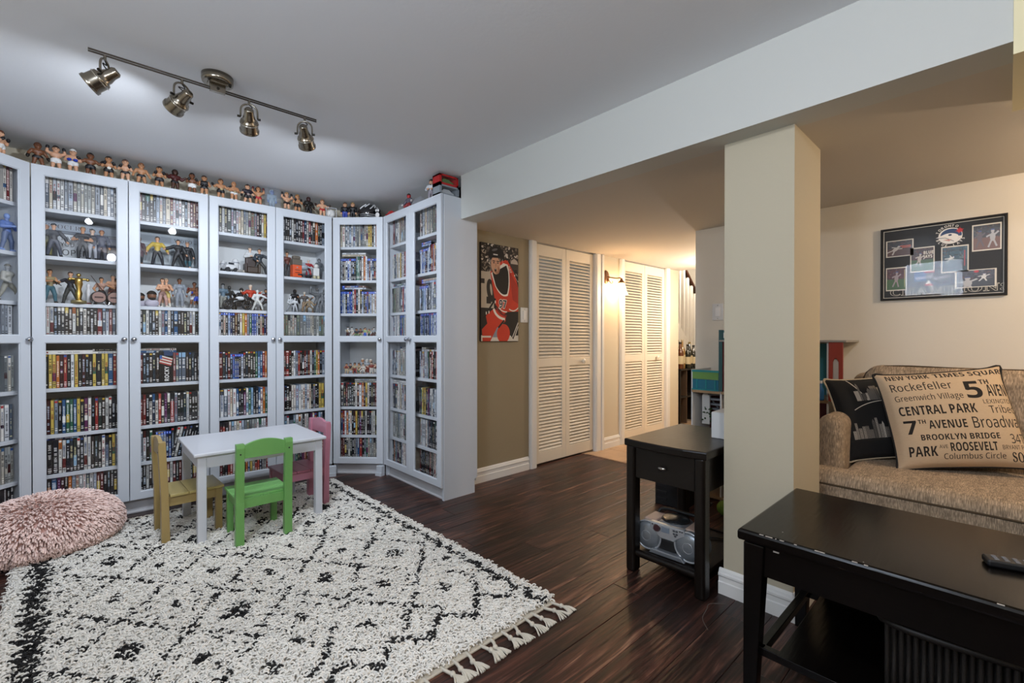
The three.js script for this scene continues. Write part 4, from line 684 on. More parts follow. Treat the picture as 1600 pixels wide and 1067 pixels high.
{
  const h = thing('toy_helmet', 'glossy black toy hockey helmet with white flashes on the corner bookcase', 'helmet', place('E', .25, TOPY, -.1), -Math.PI / 4 + .5), k = M(0x0c0c0e, .12, 0, { clearcoat: 1, clearcoatRoughness: .05 });
  const g = new THREE.SphereGeometry(.062, 40, 24, 0, Math.PI * 2, 0, 2.05); g.scale(1.18, 1.1, 1); g.translate(0, .05, 0); obj('shell', g, k, h); h.scale.setScalar(1.12);
  const fl = []; for (let i = 0; i < 5; i++) { const a0 = -1.0 + i * .5, pts = []; for (let s = 0; s <= 8; s++) { const a = a0 + s * .07, e = .25 + s * .07 + (i % 2) * .18; pts.push([.0645 * 1.18 * Math.cos(e) * Math.sin(a), .05 + .0645 * 1.1 * Math.sin(e), .0645 * Math.cos(e) * Math.cos(a)]); } fl.push(tube(pts, .0042, 16, 6)); } obj('flash', fl, M(0xdfe2e4, .3), h);
  obj('chin_cage', [0, 1, 2].map((i) => tube([[-.06, .03 - i * .012, .03], [-.035, .028 - i * .012, .07], [0, .026 - i * .012, .082], [.035, .028 - i * .012, .07], [.06, .03 - i * .012, .03]], .0025, 20, 6)), M(0xcfd2d4, .25, .6), h);
  const p = thing('toy_bird', 'small plump black and white toy bird with red feet', 'toy bird', place('E', .345, TOPY, -.06), -Math.PI / 4 - .2);
  obj('body', new THREE.SphereGeometry(.026, 20, 16).scale(1, 1.1, .95).translate(0, .028, 0), M(0x131317, .4), p); obj('head', new THREE.SphereGeometry(.019, 18, 14).translate(0, .062, .004), M(0x131317, .4), p); obj('belly', new THREE.SphereGeometry(.02, 18, 14).scale(.95, 1.1, .6).translate(0, .028, .0135), M(0xe6e6e4, .5), p); obj('face_patch', [-1, 1].map((s) => new THREE.SphereGeometry(.009, 10, 8).scale(1, 1.2, .5).translate(s * .008, .064, .0195)), M(0xe8e8e6, .5), p); obj('foot', [-1, 1].map((s) => new THREE.SphereGeometry(.01, 10, 8).scale(.9, .4, 1.4).translate(s * .012, .004, .016)), M(0xb8202a, .5), p);
  const car = thing('red_toy_car', 'long low red toy car on the bookcase top right of the helmet', 'toy car', place('G', .04, TOPY, -.075), -Math.PI / 2 + .12), rd = M(0xb21a1e, .2, 0, { clearcoat: 1 });
  const body = prism([[-.075, .012], [.075, .012], [.078, .026], [.05, .034], [.025, .036], [.005, .05], [-.035, .05], [-.055, .036], [-.078, .034]], .05, .004); body.translate(0, 0, -.025); obj('body', body, rd, car);
  for (const x of [-.048, .048]) for (const z of [-.026, .026]) { const w = new THREE.CylinderGeometry(.0135, .0135, .01, 18); w.rotateX(Math.PI / 2); w.translate(x, .0135, z); obj('wheel', w, M(0x141416, .6), car); }
  obj('window', [box(-.03, .0, .037, .047, -.0275, .0275)], M(0x1c2026, .1), car);
}
figure('toy figure with a red mask-like face sitting in clear packaging on the bookcase top', 'G', .29, TOPY, -.06, .135, .2, 'crouch', 'chunky', 'fair', { mask: 0xa81f22, cap: 0x2a1a18, jacket: 0x55505c, trousers: 0x8a2a2c, gloves: 0xb9b4b0 }, null);
figure('black-haired toy figure in a white shirt and dark tie on the bookcase end', 'G', .61, TOPY, -.05, .148, .55, 'belt', 'chunky', 'fair', { hair: 0x14110f, jacket: 0xcfd2d6, trousers: 0x8e8890, shoes: K }, null, (t, h, s, add) => add('tie', [box(-.02, .02, .6, .77, .088, .104, .006), box(-.026, .026, .55, .62, .09, .104, .006)], M(0x15151a, .6)));
{ // clear blister bags leaning on top of the right bookcase
  const film = new THREE.MeshPhysicalMaterial({ color: 0xf2f4f8, roughness: .12, transmission: .9, thickness: 0, ior: 1.45 });
  [[.15, .07, .1, .2, 'crumpled clear plastic bag left of the red-masked toy'], [.37, .16, .1, .35, 'long crumpled clear plastic bag between the two toy figures'], [.7, .05, .09, .2, 'clear plastic sleeve beside the stacked toy car boxes']].forEach(([x, w, hh, sd, label]) => {
    const t = thing('plastic_bag', label, 'plastic bag', place('G', x, TOPY, x > .6 ? -.13 : -.1), -Math.PI / 2, undefined), g = new THREE.SphereGeometry(.5, 28, 18), p = g.attributes.position;
    for (let i = 0; i < p.count; i++) { const X = p.getX(i), Y = p.getY(i), Z = p.getZ(i), s = 1 + .35 * (fbm(X * 6 + sd * 40, Y * 6 + Z * 5, 12, 3) - .5); p.setXYZ(i, X * s * w, Math.max(0, (Y * s + .42)) * hh, Z * s * .1); }
    g.computeVertexNormals(); obj('film', g, film, t);
  });
  figure('faint grey-blue toy figure in blister pack above the third door gap', 'C', .4, TOPY, -.07, .14, 0, 'stand', 'chunky', 'blue', { coat: 0x8fa3b0, trousers: 0x8093a0, hood: 0x9fb2bc }, null);
  const bp = thing('blister_pack', 'clear blister shell around the grey-blue toy figure', 'blister pack', place('C', .4, TOPY, -.07)); const sh = box(-.055, .055, .002, .147, -.04, .045, .02); obj('shell', sh, film, bp);
}
function carBox(label, pos, w, h, d, shellHex, carHex, red) {
  const t = thing('toy_car_box', label, 'toy box', pos), k = M(shellHex, .35);
  obj('carton', [box(-w / 2, w / 2, 0, .014, -d / 2, d / 2), box(-w / 2, w / 2, h - .01, h, -d / 2, d / 2), box(-w / 2, w / 2, 0, h, -d / 2, -d / 2 + .004), box(-w / 2, -w / 2 + .016, 0, h, -d / 2, d / 2), box(w / 2 - .012, w / 2, 0, h, -d / 2, d / 2)], k, t);
  obj('inner_card', box(-w / 2 + .017, w / 2 - .013, .015, h - .011, -d / 2 + .0045, -d / 2 + .007), M(red ? 0x4a4a3a : 0x3a4250, .6), t);
  const c = prism([[-.05, .022], [.05, .022], [.052, .032], [.03, .038], [.012, .05], [-.03, .05], [-.045, .038], [-.052, .036]], .036, .003); c.translate(0, 0, -.018); obj('car', c, M(carHex, .2, .2), t);
  obj('window', new THREE.PlaneGeometry(w - .028, h - .024).translate(.002, h / 2 + .002, d / 2 - .001), M(0xffffff, .04, 0, { transmission: 1, thickness: 0 }), t);
}
carBox('dark silver-edged toy car box with a window, lower of two stacked', [1.772, TOPY, -2.575], .158, .07, .085, 0x8d949a, 0xc2c6ca, false);
carBox('bright red toy car box with a window, upper of two stacked', [1.768, TOPY + .0705, -2.575], .15, .068, .085, 0xb81d1c, 0x5a7a3a, true);

// ---------------------------------------------------------------- ceiling track light with four spots
{
  const BY = 2.12, BM = 2.258, nickel = M(0x9a9284, .25, 1), dark = M(0x3b3833, .3, 1);
  const t = thing('track_light', 'brushed nickel four-head track light hanging below the ceiling', 'ceiling light', [.4, CEIL, -BM]);
  const bar = []; for (const dy of [0, -.0085]) bar.push(rod([-.4, BY - CEIL + dy, 0], [.405, BY - CEIL + dy, 0], .0034, .0034, 8));
  obj('bar', bar, M(0x5a544c, .3, 1), t);
  obj('canopy', lathe([[0, -.032], [.05, -.032], [.056, -.029], [.058, -.02], [.058, -.0005], [0, -.0005]], 40), nickel, t);
  obj('bracket', [box(-.028, .028, BY - CEIL - .016, BY - CEIL + .012, -.009, .012, .002), box(-.035, .035, -.04, -.03, -.02, .03, .003)], nickel, t);
  obj('screw', [[-.035, -.034, .03], [.042, -.034, .02], [0, BY - CEIL - .003, .012]].map((p) => new THREE.SphereGeometry(.006, 12, 8).translate(...p)), dark, t);
  // x along the bar, aim of the head
  [[.046, [-.74, -.6, -.34]], [.278, [-.42, -.46, -.76]], [.518, [.2, -.58, -.78]], [.752, [.42, -.6, -.68]]].forEach(([x, aim], i) => {
    const hx = x - .4, A = new THREE.Vector3(...aim).normalize(), hd = new THREE.Group(); hd.name = 'spot_head'; hd.position.set(hx, BY - CEIL - .008, 0); t.add(hd);
    const q = new THREE.Quaternion().setFromUnitVectors(new THREE.Vector3(0, -1, 0), A), side = new THREE.Vector3(-aim[2], 0, aim[0]).normalize();
    obj('stem', rod([0, 0, 0], [0, -.016, 0], .005), nickel, hd);
    const Y = []; for (let s = 0; s <= 12; s++) { const a = (s / 12) * Math.PI; Y.push([side.x * Math.cos(a) * .032, -.046 + Math.sin(a) * .03, side.z * Math.cos(a) * .032]); }
    Y.unshift([side.x * .033, -.075, side.z * .033]); Y.push([-side.x * .033, -.075, -side.z * .033]);
    obj('yoke', tube(Y, .0038, 40, 8), nickel, hd);
    const c = new THREE.Vector3(0, -.08, 0), put = (g) => g.scale(1.08, 1.15, 1.08).applyQuaternion(q).translate(c.x + A.x * .012, c.y + A.y * .012, c.z + A.z * .012);
    obj('housing', put(lathe([[0, .052], [.012, .052], [.017, .046], [.018, .03], [.023, .014], [.0235, .006], [.031, .002], [.032, -.004], [.0325, -.03], [.036, -.033], [.036, -.042], [.033, -.042], [.03, -.02], [.022, .0], [0, .008]], 32)), nickel, hd);
    obj('trim_ring', put(new THREE.TorusGeometry(.0325, .0022, 8, 32).rotateX(Math.PI / 2).translate(0, -.006, 0)), M(0xcfcac0, .15, 1), hd);
    obj('thumb_screw', [side.clone().multiplyScalar(.04), side.clone().multiplyScalar(-.04)].map((v) => rod([v.x * .8, -.075, v.z * .8], [v.x * 1.12, -.075, v.z * 1.12], .005, .005, 10)), dark, hd);
    obj('wire', tube([[0, -.018, 0], [side.x * .012, -.03, side.z * .012], [-side.x * .014, -.036, -side.z * .014], [side.x * .006, -.044, side.z * .006], [c.x - A.x * .035, c.y - A.y * .035, c.z - A.z * .035]], .0022, 40, 6), M(0x1c1a18, .5), hd);
    const face = put(new THREE.CircleGeometry(.0285, 28).rotateX(Math.PI / 2).translate(0, -.024, 0));
    obj('lamp_face', face, new THREE.MeshStandardMaterial({ color: 0xffffff, emissive: 0xf2f6ff, emissiveIntensity: 4, roughness: .3 }), hd);
    const wp = new THREE.Vector3(x, BY - .008 - .08, -BM).addScaledVector(A, .06);
    spotLight(0xe9f2ff, LIGHT.spots[i], wp.toArray(), wp.clone().addScaledVector(A, 1).toArray(), 1.24, 1, 1.2);
  });
}
// ---------------------------------------------------------------- wall pictures
{
  const t = thing('canvas_print', 'tall canvas print of a hockey player in orange jersey 97', 'canvas print', [2.318, 1.05, -2.66]);
  const tex = canvasTex(512, 1000, (g) => {
    g.fillStyle = '#1b1714'; g.fillRect(0, 0, 512, 1000);
    for (let i = 0; i < 520; i++) { g.fillStyle = pick(['#2c2621', '#4a4038', '#0f0d0c', '#6b5f54', '#8a7d70', '#c9beb0', '#1d1814', '#3a3029']); g.beginPath(); g.ellipse(rnd() * 512, rnd() * 300, rr(4, 20), rr(4, 26), rnd() * 3, 0, 7); g.fill(); }
    g.fillStyle = '#b9ab9c'; g.beginPath(); g.ellipse(455, 170, 52, 46, 0, 0, 7); g.fill(); g.fillStyle = '#3c332d'; g.fillRect(405, 175, 107, 60);
    g.fillStyle = '#b9ad9a'; g.fillRect(0, 290, 170, 370); g.fillStyle = '#2a2420'; g.fillRect(0, 365, 45, 48); g.beginPath(); g.ellipse(125, 480, 52, 118, -.15, 0, 7); g.fill(); g.fillStyle = '#b9ad9a'; g.beginPath(); g.ellipse(132, 470, 14, 60, -.15, 0, 7); g.fill(); g.fillStyle = '#221d1a'; g.fillRect(70, 545, 60, 70); g.fillRect(0, 690, 160, 330);
    g.fillStyle = '#d3cbbd'; g.fillRect(0, 940, 512, 60); g.fillStyle = '#8a8f96'; g.beginPath(); g.moveTo(150, 960); g.lineTo(210, 830); g.lineTo(300, 790); g.lineTo(240, 960); g.fill();
    const or = '#c8371c', or2 = '#a92a17';
    g.fillStyle = or; g.beginPath(); g.moveTo(120, 290); g.lineTo(300, 140); g.lineTo(360, 150); g.lineTo(470, 300); g.lineTo(512, 430); g.lineTo(512, 680); g.lineTo(360, 690); g.lineTo(300, 720); g.lineTo(190, 620); g.closePath(); g.fill();   // jersey
    g.fillStyle = '#e6dfd2'; g.beginPath(); g.moveTo(130, 300); g.lineTo(185, 430); g.quadraticCurveTo(270, 560, 360, 520); g.quadraticCurveTo(400, 420, 380, 260); g.lineTo(360, 190); g.lineTo(300, 180); g.closePath(); g.fill();
    g.fillStyle = '#17110e'; g.beginPath(); g.moveTo(150, 300); g.lineTo(196, 430); g.quadraticCurveTo(280, 540, 350, 500); g.quadraticCurveTo(385, 410, 366, 260); g.lineTo(340, 200); g.closePath(); g.fill();                                      // dark yoke
    g.fillStyle = or2; g.beginPath(); g.moveTo(380, 250); g.lineTo(512, 420); g.lineTo(512, 600); g.lineTo(430, 560); g.closePath(); g.fill(); g.save(); g.translate(340, 190); g.rotate(.98); g.fillStyle = '#cfc6b6'; g.font = 'bold 40px sans-serif'; g.fillText('DAV', 30, 0); g.restore();
    g.strokeStyle = '#e6dfd2'; g.lineWidth = 12; g.beginPath(); g.moveTo(455, 290); g.lineTo(512, 360); g.stroke(); g.beginPath(); g.moveTo(380, 660); g.quadraticCurveTo(450, 700, 512, 640); g.stroke(); g.strokeStyle = '#1a1310'; g.lineWidth = 18; g.beginPath(); g.moveTo(470, 300); g.lineTo(512, 350); g.stroke();
    g.fillStyle = '#c99a7c'; g.beginPath(); g.ellipse(192, 212, 62, 96, -.08, 0, 7); g.fill(); g.fillStyle = '#a67458'; g.beginPath(); g.ellipse(212, 260, 34, 44, 0, 0, 7); g.fill();               // face
    g.fillStyle = '#c99a7c'; g.fillRect(160, 215, 60, 60); g.fillStyle = '#3a201a'; g.beginPath(); g.ellipse(190, 262, 15, 20, 0, 0, 7); g.fill(); g.fillStyle = '#ded6cc'; g.fillRect(180, 248, 20, 6); g.fillStyle = '#2a1a14'; g.fillRect(150, 168, 36, 9); g.fillRect(204, 166, 36, 9); g.beginPath(); g.ellipse(168, 190, 10, 7, 0, 0, 7); g.ellipse(222, 188, 10, 7, 0, 0, 7); g.fill(); g.fillStyle = '#b58468'; g.fillRect(188, 190, 14, 40);
    g.fillStyle = '#0e0d0e'; g.beginPath(); g.ellipse(204, 105, 108, 88, 0, Math.PI, 0); g.lineTo(318, 150); g.lineTo(290, 160); g.lineTo(280, 130); g.lineTo(130, 142); g.lineTo(98, 150); g.closePath(); g.fill(); g.fillStyle = '#d7d3cc'; g.fillRect(160, 98, 60, 12); g.fillStyle = '#5c5a5c'; g.beginPath(); g.ellipse(180, 55, 40, 12, -.3, 0, 7); g.fill();
    g.strokeStyle = 'rgba(225,225,225,.55)'; g.lineWidth = 7; g.beginPath(); g.moveTo(106, 150); g.lineTo(120, 220); g.moveTo(290, 140); g.lineTo(286, 210); g.stroke();
    g.strokeStyle = '#15110f'; g.lineWidth = 9; g.beginPath(); g.moveTo(140, 270); g.quadraticCurveTo(180, 340, 250, 330); g.stroke();
    g.fillStyle = '#1a1d2c'; g.font = 'bold 118px sans-serif'; g.save(); g.translate(236, 650); g.rotate(.03); g.scale(.82, 1); g.lineWidth = 14; g.strokeStyle = '#e6dfd2'; g.strokeText('97', 0, 0); g.fillText('97', 0, 0); g.restore();
    g.fillStyle = '#17130f'; g.beginPath(); g.moveTo(350, 690); g.lineTo(512, 700); g.lineTo(512, 900); g.lineTo(440, 980); g.lineTo(340, 880); g.closePath(); g.fill();                               // trousers
    g.strokeStyle = '#ddd5c8'; g.lineWidth = 10; g.beginPath(); g.moveTo(512, 800); g.lineTo(428, 960); g.stroke(); g.beginPath(); g.moveTo(512, 840); g.lineTo(450, 975); g.stroke();
    g.fillStyle = or; g.beginPath(); g.moveTo(60, 740); g.lineTo(170, 660); g.lineTo(330, 740); g.lineTo(330, 790); g.lineTo(210, 860); g.lineTo(120, 1000); g.lineTo(20, 1000); g.lineTo(10, 880); g.lineTo(80, 820); g.closePath(); g.fill();
    g.strokeStyle = '#e6dfd2'; g.lineWidth = 26; g.beginPath(); g.moveTo(165, 665); g.quadraticCurveTo(200, 760, 320, 770); g.stroke(); g.strokeStyle = '#7a1d18'; g.lineWidth = 22; g.beginPath(); g.moveTo(205, 650); g.quadraticCurveTo(240, 720, 345, 735); g.stroke(); g.strokeStyle = '#e6dfd2'; g.lineWidth = 12; g.beginPath(); g.moveTo(232, 650); g.quadraticCurveTo(290, 700, 350, 690); g.stroke();
    g.fillStyle = or; g.beginPath(); g.ellipse(300, 920, 90, 100, .2, 0, 7); g.fill(); g.fillStyle = '#e0d9cc'; g.fillRect(10, 945, 120, 18);
    g.strokeStyle = '#14100e'; g.lineWidth = 20; g.beginPath(); g.moveTo(30, 770); g.lineTo(190, 560); g.stroke(); g.beginPath(); g.moveTo(230, 860); g.lineTo(310, 780); g.stroke(); g.fillStyle = '#e6dfd2'; for (const [x, y] of [[180, 580], [95, 690], [60, 700]]) g.fillRect(x, y, 14, 28);
  });
  obj('stretcher', box(-.191, .191, 0, .738, 0, .018, .003), M(0x2a221d, .7), t);
  obj('print', new THREE.PlaneGeometry(.378, .734).translate(0, .369, .0186), new THREE.MeshStandardMaterial({ map: tex, roughness: .7 }), t);
}
{
  const t = thing('framed_collage', 'black framed baseball photo collage lettered CHAMPIONS above the sofa', 'framed collage', [3.34, 1.287, -.247], -Math.PI / 2);   // local x runs to the right as seen, z into the room
  const W = .247, H = .404, k = M(0x090808, .65);
  obj('frame', prism(rect(-W, W, 0, H), .014, .002, [rect(-W + .011, W - .011, .011, H - .011).reverse()]), k, t);
  const mat_ = canvasTex(1024, 838, (g) => {
    g.fillStyle = '#14120e'; g.fillRect(0, 0, 1024, 838); g.strokeStyle = '#d9d4c8'; g.lineWidth = 7; g.strokeRect(8, 8, 1008, 822);
    // club badge: bird's head, maple leaf, lettering on two arcs
    g.save(); g.translate(600, 150); g.fillStyle = '#e9e6e0'; g.beginPath(); g.ellipse(0, 0, 100, 92, 0, 0, 7); g.fill(); g.fillStyle = '#24406e'; g.beginPath(); g.ellipse(6, -6, 88, 74, 0, 3.0, 6.5); g.fill();
    g.fillStyle = '#efece6'; g.beginPath(); g.moveTo(-124, 12); g.lineTo(-50, -22); g.quadraticCurveTo(20, -46, 66, 0); g.quadraticCurveTo(66, 50, 20, 76); g.lineTo(-10, 40); g.closePath(); g.fill();
    g.fillStyle = '#22335c'; g.beginPath(); g.ellipse(-2, -10, 15, 10, 0, 0, 7); g.fill(); g.lineWidth = 5; g.strokeStyle = '#1a2340'; g.beginPath(); g.moveTo(-120, 14); g.lineTo(-40, 20); g.lineTo(30, 66); g.stroke(); g.fillStyle = '#c98c82'; g.beginPath(); g.moveTo(-60, 40); g.lineTo(10, 40); g.lineTo(-8, 62); g.fill();
    g.fillStyle = '#c2272d'; g.beginPath(); for (let i = 0; i < 22; i++) { const a = (i / 22) * 6.283 - 1.57, r = i % 2 ? 20 : [44, 30, 40, 26, 38, 22, 38, 26, 40, 30, 36][i >> 1]; g.lineTo(78 + r * Math.cos(a), -50 + r * Math.sin(a)); } g.fill();
    g.fillStyle = '#dedad2'; g.font = 'bold 38px sans-serif'; const arc = (s, r, a0, da, dn) => { [...s].forEach((c, i) => { g.save(); g.rotate(a0 + i * da); g.translate(0, dn ? r : -r); g.fillText(c, -12, dn ? 14 : 10); g.restore(); }); };
    arc('TORONTO', 112, -1.15, .27, false); arc('BLUE JAYS', 112, 1.2, -.3, true); g.restore();
    // series emblem low in the middle
    g.fillStyle = '#3c5a8c'; g.fillRect(290, 450, 110, 200); g.fillStyle = '#7a8fb4'; g.fillRect(296, 456, 96, 50); g.fillStyle = '#2c2420'; g.beginPath(); g.ellipse(540, 590, 120, 122, 0, 0, 7); g.fill(); g.strokeStyle = '#8d9ac0'; g.lineWidth = 5; g.beginPath(); g.ellipse(540, 590, 120, 122, 0, 0, 7); g.stroke();
    g.fillStyle = '#b23a48'; g.fillRect(380, 535, 90, 20); g.fillStyle = '#c9c4d0'; g.font = 'italic bold 50px serif'; g.save(); g.translate(300, 640); g.rotate(-.2); g.fillText('World', 0, 0); g.fillText('Series', 150, 44); g.restore(); g.fillStyle = '#d8d4ce'; g.beginPath(); g.moveTo(420, 640); g.lineTo(460, 720); g.lineTo(380, 700); g.fill(); g.fillStyle = '#b23a48'; g.fillRect(385, 690, 70, 16);
    g.font = 'bold 112px serif'; g.save(); g.translate(64, 806); g.scale(1.42, 1); g.strokeStyle = '#cfc9bb'; g.lineWidth = 4; g.strokeText('CHAMPIONS', 0, 0); g.restore();
  });
  obj('mat_board', new THREE.PlaneGeometry(2 * W - .02, H - .02).translate(0, H / 2, .006), new THREE.MeshStandardMaterial({ map: mat_, roughness: .5 }), t);
  const shots = [[30, 130, 285, 330, 0], [255, 245, 470, 540, 1], [525, 270, 750, 575, 2], [775, 65, 1000, 360, 3], [30, 460, 225, 745, 4], [640, 560, 965, 760, 5]];
  const atlas = canvasTex(1536, 256, (g) => {
    const bg = [['#26201c', '#4a2c1e'], ['#3a2018', '#3a5a2c'], ['#2b4a58', '#1e3038'], ['#2e2a28', '#6b4634'], ['#4a1c1a', '#3a5c22'], ['#3a3844', '#2a2a30']];
    bg.forEach(([a, b], i) => { const x = i * 256; g.fillStyle = '#d6d0c2'; g.fillRect(x, 0, 256, 256); g.save(); g.beginPath(); g.rect(x + 12, 12, 232, 232); g.clip(); g.fillStyle = a; g.fillRect(x, 0, 256, 256); g.fillStyle = b; g.fillRect(x, 130, 256, 126);
      for (let k = 0; k < 90; k++) { g.fillStyle = pick(['rgba(200,190,180,.25)', 'rgba(20,15,15,.5)', 'rgba(150,60,40,.35)', 'rgba(90,110,130,.3)']); g.fillRect(x + rnd() * 250, rnd() * 130, rr(4, 22), rr(4, 16)); }
      const man = (cx, cy, s, body, tilt) => { g.save(); g.translate(cx, cy); g.rotate(tilt); g.fillStyle = body; g.beginPath(); g.ellipse(0, 0, 22 * s, 38 * s, 0, 0, 7); g.fill(); g.beginPath(); g.ellipse(0, -50 * s, 14 * s, 16 * s, 0, 0, 7); g.fill(); g.lineWidth = 15 * s; g.strokeStyle = body; g.beginPath(); g.moveTo(-8 * s, 25 * s); g.lineTo(-34 * s, 88 * s); g.moveTo(8 * s, 25 * s); g.lineTo(32 * s, 84 * s); g.moveTo(-16 * s, -20 * s); g.lineTo(-50 * s, -4 * s); g.moveTo(16 * s, -20 * s); g.lineTo(46 * s, -44 * s); g.stroke(); g.fillStyle = '#3a4a80'; g.fillRect(-14 * s, -68 * s, 28 * s, 9 * s); g.restore(); };
      [[[90, 140, 1, '#b0a8a0', .7]], [[100, 120, .9, '#b8b0a8', .2]], [[90, 120, .6, '#cfd2d2', 1.2]], [[70, 130, 1, '#5a4a48', 0], [180, 130, 1.1, '#a8a8ac', 0]], [[130, 120, 1.1, '#9a8a8a', .1]], [[80, 190, 1.3, '#b4b4b6', 0], [180, 110, .7, '#cfcfd0', .1]]][i].forEach(([cx, cy, s, c, tl]) => man(x + cx, cy, s, c, tl));
      if (i === 0) { g.fillStyle = '#c2532e'; g.fillRect(x + 130, 90, 100, 12); g.fillRect(x + 150, 112, 80, 12); } if (i === 1) { g.fillStyle = '#e6e0d2'; g.font = 'bold 44px sans-serif'; g.fillText('BLUE', x + 138, 76); g.fillText('JAYS', x + 142, 116); } if (i === 2) { g.fillStyle = '#16202a'; g.font = 'italic bold 40px serif'; g.fillText('Toronto', x + 40, 56); g.fillStyle = '#a8323a'; g.fillRect(x + 214, 50, 10, 150); } if (i === 5) { g.fillStyle = '#c2272d'; g.beginPath(); g.ellipse(x + 134, 30, 16, 16, 0, 0, 7); g.fill(); } if (i === 4) { g.fillStyle = '#c9c08a'; g.fillRect(x + 226, 30, 8, 190); }
      g.restore(); });
  });
  const am = new THREE.MeshStandardMaterial({ map: atlas, roughness: .35 });
  for (const [x0, y0, x1, y1, i] of shots) { const px = (v) => (v / 1024 - .5) * (2 * W - .02), py = (v) => H / 2 + (.5 - v / 838) * (H - .02); const g = new THREE.BoxGeometry(px(x1) - px(x0), py(y0) - py(y1), .002), uv = g.attributes.uv; for (let k = 0; k < uv.count; k++) uv.setX(k, (i + uv.getX(k)) / 6); g.translate((px(x0) + px(x1)) / 2, (py(y0) + py(y1)) / 2, .0075); obj('photo', g, am, t); }
  obj('pane', new THREE.PlaneGeometry(2 * W - .022, H - .022).translate(0, H / 2, .0105), M(0xffffff, .02, 0, { transmission: 1, thickness: 0, ior: 1.5, specularIntensity: .22 }), t);
}
// ---------------------------------------------------------------- children's table and chairs
const RUGY = .022;
{
  const w = M(0xd3d5da, .35), t = thing('kids_table', 'small white children\'s table standing on the shaggy rug', 'table', [.712, RUGY, -3.05]);
  const hx = .33, hz = .286, T = .487 - RUGY;
  obj('tabletop', box(-hx, hx, T - .018, T, -hz, hz, .006), w, t);
  for (const s of [-1, 1]) { obj('apron', box(-hx + .05, hx - .05, T - .08, T - .018, s * (hz - .03) - .009, s * (hz - .03) + .009), w, t); obj('apron', box(s * (hx - .03) - .009, s * (hx - .03) + .009, T - .08, T - .018, -hz + .05, hz - .05), w, t); }
  for (const sx of [-1, 1]) for (const sz of [-1, 1]) obj('leg', box(sx * (hx - .038) - .02, sx * (hx - .038) + .02, 0, T - .018, sz * (hz - .038) - .02, sz * (hz - .038) + .02, .004), w, t);
}
function kidChair(hex, hex2, pos, turn, label, w = .262) {   // faces local -z: the back posts stand at +z
  const t = thing('kids_chair', label, 'chair', pos, turn, 'children\'s chairs around the white table'), m = M(hex, .35), hw = w / 2;
  const Y = .265 - RUGY, H = .54 - RUGY;
  for (const s of [-1, 1]) {
    const post = prism([[-.018, 0], [.018, 0], [.02, Y], [.032, H - .02], [.028, H], [.0, H], [-.012, Y]], .034, .002); post.rotateY(-Math.PI / 2); post.translate(s * (hw - .017) + .017, 0, .118);
    obj('back_post', post, m, t);
    obj('screw', rod([s * (hw - .017), H - .05, .143], [s * (hw - .017), H - .05, .15], .004), M(0x1a1a1a, .5), t);
    obj('front_leg', box(s * (hw - .022) - .015, s * (hw - .022) + .015, 0, Y - .015, -.135, -.103, .003), m, t);
    obj('side_rail', box(s * (hw - .02) - .007, s * (hw - .02) + .007, Y - .062, Y - .014, -.105, .11), m, t);
  }
  obj('front_rail', box(-hw + .03, hw - .03, Y - .062, Y - .014, -.13, -.116), m, t);
  obj('back_rail', box(-hw + .03, hw - .03, Y - .06, Y - .014, .1, .113), m, t);
  const seat = []; for (const [z0, z1] of [[-.142, -.063], [-.0615, .019], [.0205, .1]]) seat.push(box(-hw + .0, hw - .0, Y - .014, Y, z0, z1, .003));
  for (const g of seat) obj('seat_plank', g, M(hex2, .35), t);
  const arch = []; const a = hw - .032; for (let i = 0; i <= 16; i++) { const x = -a + (2 * a * i) / 16; arch.push([x, H - .012 + .026 * Math.pow(Math.cos((x / a) * Math.PI / 2), 0.8)]); }
  const top = prism([[-a, H - .075], [a, H - .075], ...arch.reverse()], .014, .002); top.translate(0, 0, .126); obj('top_rail', top, m, t);
  return t;
}
kidChair(0x70a85c, 0x7dba6a, [.667, RUGY, -2.745], 0, 'lime green children\'s chair with its back to the viewer');
kidChair(0xa8905c, 0xb8a568, [.398, RUGY, -3.058], -Math.PI / 2 + .04, 'mustard yellow children\'s chair at the table\'s left end');
kidChair(0xc07f90, 0xb56f80, [.975, RUGY, -3.05], Math.PI / 2 + .06, 'dusty pink children\'s chair at the table\'s right end');

